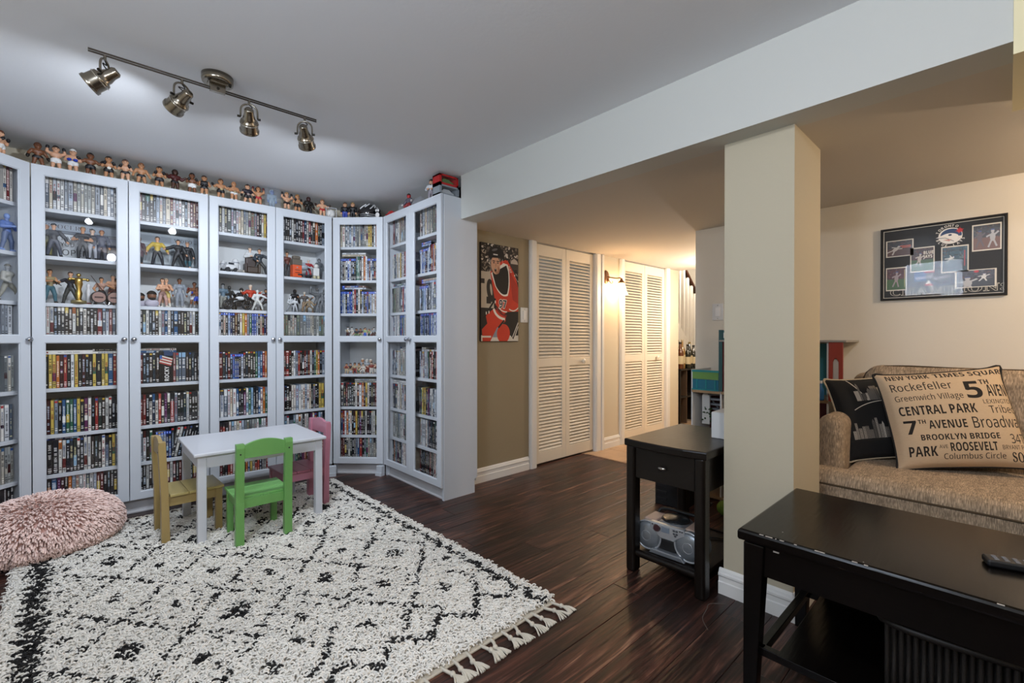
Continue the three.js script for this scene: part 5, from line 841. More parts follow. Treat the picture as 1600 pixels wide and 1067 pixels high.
// ---------------------------------------------------------------- shaggy rug with black diamond lines, and the pink cushion
const RUG = { x0: -.243, x1: 1.37, m0: 1.225, m1: 3.42, turn: .022 };
{
  const t = thing('shaggy_rug', 'cream shaggy rug with broken black diamond lines and tassels', 'rug', [.555, 0, -2.32], RUG.turn), hw = .803, hl = 1.1;
  obj('backing', box(-hw, hw, .001, .008, -hl, hl, .003), M(0xe6e0d4, .95), t);
  obj('hem', [-1, 1].map((s) => box(-hw, hw, .002, .011, s * (hl - .006) - .011, s * (hl - .006) + .011, .004)), M(0xcdc4b2, .95), t);
  const yarn = new THREE.TubeGeometry(new THREE.CatmullRomCurve3([[0, 0, 0], [.0015, .0105, 0], [.006, .0175, .001], [.0125, .0185, -.001], [.0185, .0145, .001]].map((p) => new THREE.Vector3(...p))), 5, .0026, 5, false);
  const step = .0074, list = [], dark = [];
  const lat = (x, m) => {   // 1 on the black lines. x, m in the rug's own metres from its centre
    const n = (fbm(x * 9 + 40, m * 9 + 11, 3, 2) - .5) * .05, X = x - .183 + n, Z = m + .31 + (fbm(x * 8, m * 8, 9, 2) - .5) * .04;
    if (Math.abs(x + .715) < .012 + .028 * Math.abs(Math.sin(m * 46 + x * 40)) && x < -.66) return rnd() < .82;     // left stripe
    if (Math.abs(x - .735 + .012 * Math.sin(m * 60)) < .017) return rnd() < .8;                                    // right stripe
    if (Math.abs(x) > .69) return false;
    if (m < -.86) { const d = Math.abs(((x * 5.2 + 100) % 1) - .5) * .22 - .055; return m > -.99 && Math.abs(m + .92 - d) < .016 && rnd() < .85; }
    const j = Math.round(Z / .43), cell = (dx, dz) => Math.abs(dx) / .165 + Math.abs(dz) / .215;
    let fx = ((X / .33) % 1 + 1.5) % 1 - .5, fz = ((Z / .43) % 1 + 1.5) % 1 - .5, c = cell(fx * .33, fz * .43);
    if (Math.abs(c - 1) < .054) return rnd() < .86 && fbm(x * 26, m * 26, 61, 2) > .31;
    const big = c < 1; if (!big) { fx = (fx + 1) % 1 - .5; fz = (fz + 1) % 1 - .5; c = cell(fx * .33, fz * .43); }
    if (big && j % 2 === 0 ? c < .3 : c < .17) return rnd() < .78;
    return !big && Math.abs(c - .62) < .05 && rnd() < .3;
  };
  for (let x = -hw + .006; x < hw - .004; x += step) for (let z = -hl + .016; z < hl - .014; z += step) {
    const X = x + rr(-.004, .004), Z = z + rr(-.004, .004); list.push([X, Z]); dark.push(lat(X, -Z));     // local +z points to the viewer, m from the centre = -z
  }
  const inst = shadow(new THREE.InstancedMesh(yarn, new THREE.MeshStandardMaterial({ color: 0xffffff, roughness: .95 }), list.length)); inst.name = 'pile'; inst.userData.kind = 'stuff';
  const mt = new THREE.Matrix4(), q = new THREE.Quaternion(), e = new THREE.Euler(), col = new THREE.Color();
  list.forEach(([x, z], i) => {
    const a = -.75 + (rnd() + rnd() - 1) * 1.5 + (rnd() < .2 ? Math.PI : 0), s = rr(.85, 1.25);
    mt.compose(new THREE.Vector3(x, .006, z), q.setFromEuler(e.set(rr(-.2, .2), a, rr(-.25, .3), 'YXZ')), new THREE.Vector3(s, s * rr(.8, 1.15), s)); inst.setMatrixAt(i, mt);
    const v = rr(.86, 1); if (dark[i]) col.setRGB(.018 * v, .017 * v, .017 * v); else col.setRGB(.95 * v, .915 * v, .84 * v); inst.setColorAt(i, col);
  });
  t.add(inst);
  for (const s of [1, -1]) for (let i = 0; i < 30; i++) {
    const x = -hw + .02 + (i * (2 * hw - .04)) / 29 + rr(-.01, .01), L = rr(.075, .095), sk = rr(-.02, .02), z0 = s * hl, g = [tube([[x, .008, z0 - s * .01], [x + sk * .4, .01, z0 + s * .02], [x + sk, .008, z0 + s * .038]], .0058, 10, 6)];
    const k = new THREE.SphereGeometry(.0095, 8, 6); k.translate(x + sk, .009, z0 + s * .04); g.push(k);
    for (let f = 0; f < 14; f++) { const sp = rr(-.03, .03); g.push(tube([[x + sk, .009, z0 + s * .042], [x + sk + sp * .5, .011 + rr(0, .004), z0 + s * (.042 + L * .35)], [x + sk + sp, .004 + rr(0, .005), z0 + s * (.042 + L * .62)]], .003, 6, 5)); }
    obj('tassel', g, M(0xd2cbbb, .95), t);
  }
}
{
  const t = thing('shaggy_cushion', 'round dusty pink shaggy floor cushion against the bookcase', 'floor cushion', [-.165, 0, -3.29], .35), A = .31, B = .25, Hh = .285;
  const shell = new THREE.SphereGeometry(1, 40, 26), p = shell.attributes.position, shape = (x, y, z) => { const yy = y < 0 ? y * .55 : y; return [x * A * .93, .095 + yy * (Hh - .11) * (1 - .1 * Math.exp(-6 * ((x - .1) ** 2 + z * z))), z * B * .93]; };
  for (let i = 0; i < p.count; i++) p.setXYZ(i, ...shape(p.getX(i), p.getY(i), p.getZ(i))); shell.computeVertexNormals();
  obj('cover', shell, M(0xe2b8ac, .95), t);
  const yarn = new THREE.TubeGeometry(new THREE.CatmullRomCurve3([[0, -.004, 0], [.003, .012, 0], [.011, .023, .001], [.023, .029, 0]].map((q) => new THREE.Vector3(...q))), 5, 0.0036, 5, false);
  const N = 8200, inst = shadow(new THREE.InstancedMesh(yarn, new THREE.MeshStandardMaterial({ color: 0xffffff, roughness: .9 }), N)); inst.name = 'yarn_pile'; inst.userData.kind = 'stuff';
  const mt = new THREE.Matrix4(), col = new THREE.Color();
  for (let i = 0; i < N; i++) {
    const y = 1 - 1.75 * ((i + .5) / N), r = Math.sqrt(Math.max(0, 1 - y * y)), a = i * 2.39996 + rr(-.2, .2), v = [r * Math.cos(a), y, r * Math.sin(a)], P = shape(...v);
    const n = new THREE.Vector3(v[0] / A, v[1] / Hh * 1.2, v[2] / B).normalize(), down = new THREE.Vector3(v[0] + rr(-.55, .55), -1.1 * r - .1, v[2] + rr(-.55, .55)).projectOnPlane(n).normalize(), side = down.clone().cross(n);
    const s = rr(.75, 1.1); mt.makeBasis(down, n, side).scale(new THREE.Vector3(s, s, s)).setPosition(P[0], Math.max(.008, P[1]), P[2]); inst.setMatrixAt(i, mt);
    const k = rr(.86, 1.04); col.setRGB(.97 * k, .735 * k, .66 * k); inst.setColorAt(i, col);
  }
  t.add(inst);
}
// ---------------------------------------------------------------- end table, boombox and what stands near the column
const espresso = new THREE.MeshPhysicalMaterial({ color: 0x120c08, roughness: .36, specularIntensity: .55, clearcoat: .12, clearcoatRoughness: .25, bumpMap: woodBump, bumpScale: .0006 });
{
  const t = thing('end_table', 'dark brown end table with one drawer beside the column', 'end table', [2.09, 0, -1.012]);
  const x0 = -.272, x1 = .275, z0 = -.192, z1 = .192;    // drawer front faces local -x
  obj('tabletop', [prism([[x0 + .005, z0], [x1, z0], [x1, z1], [x0 + .005, z1], [x0 - .012, .1], [x0 - .016, 0], [x0 - .012, -.1]].map(([x, z]) => [x, -z]).reverse(), .022, .006).rotateX(-Math.PI / 2).translate(0, .582, 0)], espresso, t);
  for (const [x, z] of [[x0 + .032, z0 + .03], [x0 + .032, z1 - .03], [x1 - .03, z0 + .03], [x1 - .03, z1 - .03]]) obj('leg', box(x - .03, x + .03, 0, .585, z - .023, z + .023, .014), espresso, t);
  obj('side_panel', box(x0 + .05, x1 - .04, .435, .58, z0 + .014, z0 + .028), espresso, t); obj('side_panel', box(x0 + .05, x1 - .04, .435, .58, z1 - .028, z1 - .014), espresso, t); obj('back_panel', box(x1 - .04, x1 - .022, .435, .58, z0 + .05, z1 - .05), espresso, t);
  const d = obj('drawer', box(x0 + .014, x0 + .034, .437, .577, z0 + .054, z1 - .054, .002), espresso, t);
  const kg = new THREE.SphereGeometry(.019, 22, 14); kg.scale(.55, .5, 1); kg.translate(x0 + .0, .507, 0); obj('knob', [kg, rod([x0 + .0, .507, 0], [x0 + .016, .507, 0], .005)], M(0xa9a49c, .22, 1), d);
  obj('lower_shelf', box(x0 + .03, x1 - .02, .078, .094, z0 + .03, z1 - .03, .002), espresso, t);
  obj('stretcher', rod([x0 + .03, .088, z0 + .04], [x0 + .03, .088, z1 - .04], .0165, .0165, 16), espresso, t); obj('stretcher', box(x1 - .035, x1 - .02, .07, .1, z0 + .04, z1 - .04), espresso, t);
}
{ // silver portable stereo standing on the lower shelf
  const t = thing('boombox', 'silver portable stereo with two round speakers on the end table shelf', 'boombox', [1.965, .0945, -1.03], -Math.PI / 2 + .05); t.scale.setScalar(.92);   // local +z faces the viewer's room (-x)
  const sv = M(0x9a9ea3, .3, .6), gr = M(0x6e7478, .45, .3), dk = M(0x141517, .45), pl = M(0xb4b8bc, .25, .5), cream = M(0xb0988a, .45);
  obj('body', [box(-.07, .07, .01, .16, -.09, .07, .03), box(-.145, .145, .018, .14, -.085, .05, .03)], sv, t);
  for (const s of [-1, 1]) {
    const c = new THREE.CylinderGeometry(.068, .074, .08, 36); c.rotateX(Math.PI / 2); c.translate(s * .105, .078, .035); const sp = obj('speaker', c, gr, t);
    const dome = new THREE.SphereGeometry(.064, 32, 14, 0, Math.PI * 2, 0, Math.PI / 2); dome.rotateX(Math.PI / 2); dome.scale(1, 1, .3); dome.translate(s * .105, .078, .074); obj('speaker_grille', dome, M(0x858b90, .35, .55), sp);
    const ring = new THREE.TorusGeometry(.069, .005, 10, 40); ring.translate(s * .105, .078, .075); obj('speaker_ring', ring, pl, sp);
    const cone = new THREE.TorusGeometry(.024, .002, 8, 28); cone.translate(s * .105, .078, .0905); obj('cone_ring', cone, pl, sp);
  }
  const panel = prism([[-.085, .155], [.085, .155], [.09, .125], [.05, .1], [.035, .085], [-.035, .085], [-.05, .1], [-.09, .125]], .02, .005); panel.translate(0, 0, .062); const pn = obj('control_panel', panel, pl, t);
  const kn = new THREE.CylinderGeometry(.015, .016, .014, 24); kn.rotateX(Math.PI / 2); kn.translate(-.05, .132, .09); obj('volume_knob', kn, M(0x4a3034, .3, .4), pn); const kr = new THREE.TorusGeometry(.017, .002, 8, 26); kr.translate(-.05, .132, .0885); obj('knob_ring', kr, chrome, pn);
  obj('display', box(-.027, .014, .118, .145, .085, .0885, .002), M(0x6f7a86, .2), pn);
  for (const [x, y] of [[.036, .14], [.05, .14], [.036, .126], [.05, .126], [.043, .116]]) { const b = new THREE.SphereGeometry(.0062, 12, 8); b.scale(1, .8, .6); b.translate(x, y, .087); obj('button', b, M(0x3a3d42, .3), pn); }
  for (const x of [.066, .076, -.074]) { const b = new THREE.SphereGeometry(.0042, 10, 8); b.scale(1, 1, .5); b.translate(x, .144, .0865); obj('button', b, dk, pn); }
  obj('cassette_door', box(-.042, .042, .028, .082, .06, .078, .006), dk, t); obj('foot_bar', prism([[-.09, .0], [.09, 0], [.075, .022], [-.075, .022]], .024, .004).translate(0, .003, .068), sv, t);
  obj('disc_lid', lathe([[0, .014], [.055, .012], [.066, .004], [.068, 0], [0, 0]], 36).translate(0, .158, -.012), M(0x1b1c1e, .2), t);
  obj('top_cover', [box(-.14, -.07, .13, .152, -.07, .05, .01), box(.07, .14, .13, .152, -.07, .05, .01)], cream, t);
  obj('handle', tube([[-.12, .13, -.06], [-.11, .165, -.075], [0, .175, -.08], [.11, .165, -.075], [.12, .13, -.06]], .008, 30, 8), dk, t);
  const c = thing('cable', 'loose black power cable behind the silver stereo', 'cable', [2.2, .0955, -1.0]); obj('cable', tube([[-.14, .16, .05], [-.05, .2, .06], [0, .13, -.02], [.04, .02, -.07], [.02, .006, -.12], [-.06, .006, -.08], [.02, .006, .02], [.08, .004, .1]], .004, 60, 6), M(0x0d0d0e, .5), c);
}
{ // stray wire on the floor
  const t = thing('stray_wire', 'thin pale wire lying on the floor by the end table leg', 'wire', [1.8, 0, -.8]);
  obj('wire', tube([[.075, .003, .035], [.03, .002, -.01], [-.015, .004, .0], [-.085, .002, .015], [-.14, .003, .06]], .0011, 30, 5), M(0x6e665e, .5), t);
}
{ // small white carton on the end table's top
  const t = thing('tissue_box', 'plain white carton on the back of the end table', 'box', [2.2, .6105, -.885], .06); obj('carton', box(-.075, .075, 0, .118, -.052, .045, .003), M(0xcfcfcd, .6), t); obj('lid_flap', box(-.073, .073, .117, .1195, -.05, .043), M(0xd8d8d6, .6), t);
  const s = thing('black_speaker', 'black box-shaped speaker on the floor behind the end table', 'speaker', [2.8, 0, -1.46], -Math.PI / 2 + .08); obj('cabinet', box(-.1, .1, 0, .36, -.09, .09, .006), M(0x121214, .5), s);
  obj('grille_rib', Array.from({ length: 7 }, (_, i) => box(-.09, -.02, .03 + i * .045, .05 + i * .045, .088, .095, .003)), M(0x1c1c1f, .4), s); obj('driver', [.1, .24].map((y) => new THREE.CylinderGeometry(.036, .036, .01, 26).rotateX(Math.PI / 2).translate(.045, y, .09)), M(0x0a0a0b, .35), s);
}
{ // wooden doll's house along the right wall, seen on both sides of the column
  const t = thing('dollhouse', 'large white and red wooden doll\'s house behind the column', 'dollhouse', [3.2, 0, -1.0]);   // open front faces -x; local z = -m + 1.0
  const wt = M(0xd9d8d4, .45), wd = M(0xa98a66, .5), red = M(0x5a1012, .6), teal = M(0x1d6f76, .55), or = M(0x8e2c17, .5), z = (m) => 1.0 - m * 1.034, F = -.15, Bk = .13;
  const bm = (m0, m1, y0, y1, xa, xb, r = 0) => box(xa, xb, y0, y1, z(m1), z(m0), r);
  for (const m of [1.425, 1.235, .662]) obj('side_panel', bm(m - .005, m + .005, 0, m > 1.3 ? .86 : m > 1.2 ? 1.128 : 1.05, F, Bk), wt, t);
  for (const [m0, m1, y] of [[1.24, 1.425, .717], [.66, 1.235, .717], [.66, 1.425, .36], [.66, 1.425, .02]]) obj('floor_board', bm(m0, m1, y - .012, y + .006, F - .004, Bk), wd, t);
  obj('room_wall', bm(1.245, 1.42, .37, .705, Bk - .012, Bk), red, t); obj('room_wall', bm(1.245, 1.42, .03, .35, Bk - .012, Bk), M(0x3a3234, .6), t); obj('room_wall', bm(.667, 1.23, .725, 1.04, Bk - .012, Bk), teal, t); obj('room_wall', bm(.7, 1.23, .37, .705, Bk - .012, Bk), red, t); obj('room_wall', bm(.7, 1.23, .03, .35, Bk - .012, Bk), M(0x4a5a52, .6), t);
  obj('tower_panel', bm(1.1, 1.23, .725, 1.06, F - .008, F + .002), red, t); obj('tower_trim', [bm(1.06, 1.23, 1.06, 1.125, F - .009, F + .002), bm(1.222, 1.244, .725, 1.128, F - .014, F + .004)], M(0x2f5a5c, .5), t); obj('tower_window', bm(1.19, 1.215, 1.075, 1.11, F - .013, F - .007), M(0xd8d6cf, .4), t);
  obj('roof_board', bm(.575, 1.24, 1.05, 1.062, F - .02, Bk + .01, .003), M(0x9a948c, .5), t);
  // balcony with a printed parapet
  obj('parapet', [bm(1.25, 1.42, .725, .795, F - .002, F + .008)], M(0x1a6e86, .5), t); obj('parapet_band', [bm(1.25, 1.42, .797, .845, F - .003, F + .008)], M(0x6d9a4e, .5), t); obj('parapet_rail', [bm(1.246, 1.424, .845, .858, F - .006, F + .012), bm(1.246, 1.424, .722, .73, F - .006, F + .01), ...[1.27, 1.33, 1.39].map((m) => bm(m - .004, m + .004, .727, .795, F - .006, F + .008))], M(0x1f8a90, .45), t);
  // arched doorway, spiral stair, small climbing plant
  const arch = []; for (let i = 0; i <= 14; i++) { const a = (i / 14) * Math.PI; arch.push([.026 * Math.cos(a), .19 + .026 * Math.sin(a)]); } const ag = prism([[-.026, 0], [.026, 0], ...arch], .012, .002); ag.rotateY(-Math.PI / 2); ag.translate(F + .1, .48, z(1.37)); obj('arch', ag, wt, t);
  const st = []; for (let i = 0; i < 9; i++) { const a = -.6 + i * .33; st.push(box(0, .085, -.007, .007, -.016, .03, .003).rotateY(a).translate(F + .13, .4 + i * .036, z(1.285))); } obj('stair_tread', st, M(0x8b8d92, .45), t); obj('stair_rail', tube(Array.from({ length: 10 }, (_, i) => [F + .13 + .086 * Math.cos(-.6 + i * .33), .45 + i * .036, z(1.285) - .086 * Math.sin(-.6 + i * .33)]), .005, 40, 6), wt, t); obj('stair_post', rod([F + .13, .37, z(1.285)], [F + .13, .71, z(1.285)], .006), wt, t);
  const lf = []; for (let i = 0; i < 26; i++) { const g = new THREE.SphereGeometry(.011, 7, 5); g.scale(1, .45, .7); g.rotateZ(rr(-1, 1)); g.rotateY(rr(0, 3)); g.translate(F + .09 + rr(-.02, .02), .5 + rr(0, .1), z(1.36) + rr(-.03, .03)); lf.push(g); } obj('plant', lf, M(0x2f4a1e, .7), t);
  // orange shutter with an arched window at the near end
  const sh = prism(rect(-.033, .033, 0, .33), .012, .001, [[[-.014, .09], [.014, .09], [.014, .22], [.008, .236], [0, .241], [-.008, .236], [-.014, .22]].reverse()]); sh.rotateY(-Math.PI / 2); sh.translate(F - .002, .72, z(.624)); obj('shutter', sh, or, t); obj('shutter_window', bm(.61, .638, .8, .97, F + .0, F + .004), M(0xcdc6b6, .4), t);
  const dl = thing('toy_bottle', 'tiny blue toy bottle inside the doll\'s house upper room', 'toy bottle', [3.02, .724, -.71]); obj('bottle', lathe([[0, 0], [.014, 0], [.016, .01], [.016, .06], [.006, .075], [.006, .095], [0, .095]], 16), M(0x2a5a86, .2), dl); obj('cap', lathe([[0, .095], [.007, .095], [.007, .11], [0, .11]], 12), M(0xd0ccc4, .4), dl);
  const gp = thing('green_toy', 'lime green soft toy on the floor under the doll\'s house', 'soft toy', [2.82, 0, -1.14]); obj('body', [new THREE.SphereGeometry(.06, 20, 14).scale(1, .8, 1).translate(0, .048, 0), new THREE.SphereGeometry(.035, 16, 12).translate(.0, .11, .03)], M(0x5f7a1e, .8), gp); obj('ear', [-1, 1].map((s) => new THREE.SphereGeometry(.014, 10, 8).scale(.6, 1.4, .5).translate(s * .02, .15, .03)), M(0x6b8a26, .8), gp);
}
// ---------------------------------------------------------------- sofa, cushions, coffee table
{
  const fab = dataTex(512, 512, (x, y) => { const s = fbm(x / 3.2, y / 26, 51, 3, 160, 19.6923), c = fbm(x / 40, y / 40, 8, 3, 12.8, 12.8), t = Math.min(1, Math.max(0, (s - .32) * 2.2)); const k = .8 + .25 * c; return [(140 + 76 * t) * k, (121 + 68 * t) * k, (98 + 60 * t) * k]; }, true);
  const fb = dataTex(512, 512, (x, y) => { const v = 255 * fbm(x / 3.2, y / 26, 51, 3, 160, 19.6923); return [v, v, v]; });
  const fm = new THREE.MeshPhysicalMaterial({ map: fab, bumpMap: fb, bumpScale: .0022, roughness: .9, sheen: .4, sheenColor: new THREE.Color(.5, .42, .32), sheenRoughness: .6 });
  for (const q of [fab, fb]) q.repeat.set(5, 4.2);
  const t = thing('sofa', 'beige slubbed two-seat sofa along the right wall', 'sofa', [2.9, 0, .35]);      // front faces -x, local z from -1.05 (far arm) to 1.05
  const welt = M(0x4a3b28, .9);
  const boxUV = (g) => { const p = g.attributes.position, n = g.attributes.normal, uv = new Float32Array(p.count * 2); for (let i = 0; i < p.count; i++) { const ax = Math.abs(n.getX(i)), ay = Math.abs(n.getY(i)), az = Math.abs(n.getZ(i)), flat = ay > ax && ay > az; uv[2 * i] = az > ax && az > ay ? p.getX(i) : p.getZ(i); uv[2 * i + 1] = flat ? -p.getX(i) : p.getY(i); } g.setAttribute('uv', new THREE.BufferAttribute(uv, 2)); return g; };
  const pillowBox = (w, h, d, r, bulge, axis) => { const g = new RoundedBoxGeometry(w, h, d, 6, r), p = g.attributes.position; for (let i = 0; i < p.count; i++) { const x = p.getX(i) / (w / 2), y = p.getY(i) / (h / 2), z = p.getZ(i) / (d / 2); if (axis === 'y') p.setY(i, p.getY(i) * (1 + bulge * (1 - x * x) * (1 - z * z))); else p.setX(i, p.getX(i) * (1 + bulge * (1 - y * y) * (1 - z * z))); } g.computeVertexNormals(); return boxUV(g); };
  obj('base', box(-.4, .4, .06, .3, -.87, .87, .02), fm, t);
  for (const s of [-1, 1]) obj('arm', pillowBox(.74, .62, .11, .05, .03, 'y').translate(.06, .39, s * .925), fm, t);
  obj('back', box(.26, .43, .25, .88, -.95, .95, .06), fm, t);
  for (const s of [-1, 1]) {
    const c = obj('seat_cushion', [new RoundedBoxGeometry(.72, .19, .865, 6, .055).translate(-.135, .385, s * .435), new RoundedBoxGeometry(.16, .19, .2, 6, .055).translate(-.415, .385, s * .885)], fm, t); boxUV(c.geometry);
    obj('welt', [tube([[-.38, .425, s * .984], [-.45, .425, s * .984], [-.489, .425, s * .965], [-.4945, .425, s * .9], [-.4945, .425, s * .44], [-.492, .425, s * .04], [-.45, .425, s * .008], [-.1, .425, s * .005]], .0045, 60, 6)], welt, c);
    const b = obj('back_cushion', pillowBox(.2, .5, .87, .08, .25, 'x').rotateZ(-.1).translate(.185, .68, s * .44), fm, t);
    obj('welt', tube([[.145, .46, s * .44 + .43], [.155, .88, s * .44 + .425], [.16, .917, s * .44 + .38], [.16, .925, s * .44], [.16, .917, s * .44 - .38], [.155, .88, s * .44 - .425], [.145, .46, s * .44 - .43]], .0045, 60, 6), welt, b);
  }
  for (const [x, z] of [[-.37, -.85], [-.37, .85], [.35, -.85], [.35, .85]]) obj('foot', lathe([[0, 0], [.022, 0], [.03, .09], [0, .09]], 16).translate(x, 0, z), espresso, t);
}
function throwPillow(name, label, BL, up, right, w, h, depth, tex, backMat, extraMat) {   // BL: lower left corner, up and right: directions along the face
  const U = new THREE.Vector3(...up).normalize(), R = new THREE.Vector3(...right); R.addScaledVector(U, -R.dot(U)).normalize(); const N = R.clone().cross(U);
  const C = new THREE.Vector3(...BL).addScaledVector(U, h / 2).addScaledVector(R, w / 2);
  const t = thing(name, label, 'cushion', C.toArray()); t.quaternion.setFromRotationMatrix(new THREE.Matrix4().makeBasis(R, U, N));
  const side = (dir) => { const g = new THREE.PlaneGeometry(1, 1, 36, 36), p = g.attributes.position; for (let i = 0; i < p.count; i++) { const u = p.getX(i) * 2, v = p.getY(i) * 2, pin = 1 - .06 * (1 - Math.abs(v) ** 3) * Math.abs(u) ** 2 , pin2 = 1 - .06 * (1 - Math.abs(u) ** 3) * Math.abs(v) ** 2, z = depth * Math.pow(Math.max(0, (1 - u * u) * (1 - v * v)), .42) + .004 * (fbm(u * 3 + 5, v * 3, 5, 2) - .5); p.setXYZ(i, u * w / 2 * pin, v * h / 2 * pin2, dir * z); } if (dir < 0) { const ix = g.index.array; for (let i = 0; i < ix.length; i += 3) { const q = ix[i]; ix[i] = ix[i + 1]; ix[i + 1] = q; } } g.computeVertexNormals(); return g; };
  obj('cushion_front', side(1), new THREE.MeshStandardMaterial({ map: tex, roughness: .9 }), t); obj('cushion_back', side(-1), backMat, t);
  const pts = []; for (let k = 0; k < 4; k++) for (let i = 0; i < 10; i++) { const s = -1 + i * .2, [u, v] = [[s, -1], [1, s], [-s, 1], [-1, -s]][k]; const pin = 1 - .06 * (1 - Math.abs(v) ** 3) * Math.abs(u) ** 2, pin2 = 1 - .06 * (1 - Math.abs(u) ** 3) * Math.abs(v) ** 2; pts.push([u * w / 2 * pin, v * h / 2 * pin2, 0]); }
  obj('piping', tube(pts, .0045, 160, 6, true), extraMat, t);
  return t;
}
throwPillow('throw_cushion', 'beige cushion printed with New York street names in black', [2.70, .468, -.335], [.12, .44, -.115], [.22, .02, .47], .475, .455, .085, canvasTex(1024, 1024, (g) => {
  g.fillStyle = '#c2a98a'; g.fillRect(0, 0, 1024, 1024); for (let i = 0; i < 5000; i++) { g.fillStyle = rnd() < .5 ? 'rgba(255,240,215,.05)' : 'rgba(70,50,30,.06)'; g.fillRect(rnd() * 1024, rnd() * 1024, rr(2, 30), 2); }
  g.scale(1.07, 1); g.fillStyle = '#17120f'; const T = (s, x, y, size, w, font = 'sans-serif', bold = '') => { g.font = `${bold} ${size}px ${font}`; const m = g.measureText(s).width; g.save(); g.translate(x, y); g.scale(w / m, 1); g.fillText(s, 0, 0); g.restore(); };
  T('NEW YORK', 60, 92, 78, 330, 'sans-serif', 'bold'); T('TIMES SQUARE', 420, 92, 78, 560, 'sans-serif', 'bold');
  T('Rockefeller', 60, 230, 120, 460); T('Greenwich Village', 70, 340, 84, 500); g.font = 'bold 260px sans-serif'; g.fillText('5', 585, 345); T('TH', 720, 200, 74, 80, 'sans-serif', 'bold'); T('AVENUE', 755, 330, 170, 250, 'sans-serif', 'bold');
  T('CENTRAL PARK', 70, 490, 128, 560, 'sans-serif', 'bold'); T('LEXINGTON', 690, 405, 56, 270); T('Tribeca', 720, 500, 100, 260);
  g.font = 'bold 190px sans-serif'; g.fillText('7', 78, 680); T('TH', 190, 580, 56, 60, 'sans-serif', 'bold'); T('AVENUE', 262, 632, 112, 270, 'sans-serif', 'bold'); T('Broadway', 560, 640, 150, 420);
  T('BROOKLYN BRIDGE', 180, 745, 78, 560, 'sans-serif', 'bold'); T('34TH', 810, 790, 120, 180); T('PARK', 75, 905, 140, 210, 'sans-serif', 'bold'); T('AVE', 300, 830, 50, 62); T('ROOSEVELT', 372, 860, 118, 330, 'sans-serif', 'bold'); T('BRYANT PARK', 730, 850, 56, 240);
  T('Columbus Circle', 320, 940, 78, 430); T('SOHO', 790, 970, 130, 200, 'serif', 'bold');
}), M(0x16120f, .9), M(0x16120f, .8));
throwPillow('throw_cushion', 'black cushion with a light city skyline print and cream back', [2.72, .468, -.525], [.1, .4, -.13], [.32, .06, .36], .43, .42, .075, canvasTex(768, 768, (g) => {
  g.fillStyle = '#0b0a0a'; g.fillRect(0, 0, 768, 768); g.strokeStyle = '#c9bfae'; g.lineWidth = 7; g.beginPath(); g.moveTo(150, 0); g.lineTo(250, 250); g.stroke(); g.beginPath(); g.moveTo(120, 330); g.quadraticCurveTo(250, 250, 420, 262); g.stroke(); g.lineWidth = 4; g.strokeStyle = '#6a645c'; g.strokeRect(600, 480, 120, 260);
  const sky = (y, x0, x1, hm) => { for (let x = x0; x < x1;) { const w = rr(14, 34), h = rr(.3, 1) * hm; g.fillStyle = pick(['#8f877c', '#b8ae9f', '#6d675f', '#a49b8d', '#57524c']); g.fillRect(x, y - h, w, h); if (rnd() < .3) { g.beginPath(); g.moveTo(x, y - h); g.lineTo(x + w / 2, y - h - 26); g.lineTo(x + w, y - h); g.fill(); } g.fillStyle = 'rgba(15,12,10,.6)'; for (let k = 0; k < h / 14; k++) g.fillRect(x + 4, y - h + 5 + k * 14, w - 8, 4); x += w + rr(1, 5); } };
  sky(250, 165, 640, 165); sky(590, 60, 620, 190); g.fillStyle = '#17130f'; g.fillRect(0, 600, 768, 8);
}), M(0xb9a88c, .9), M(0xb9a88c, .8));
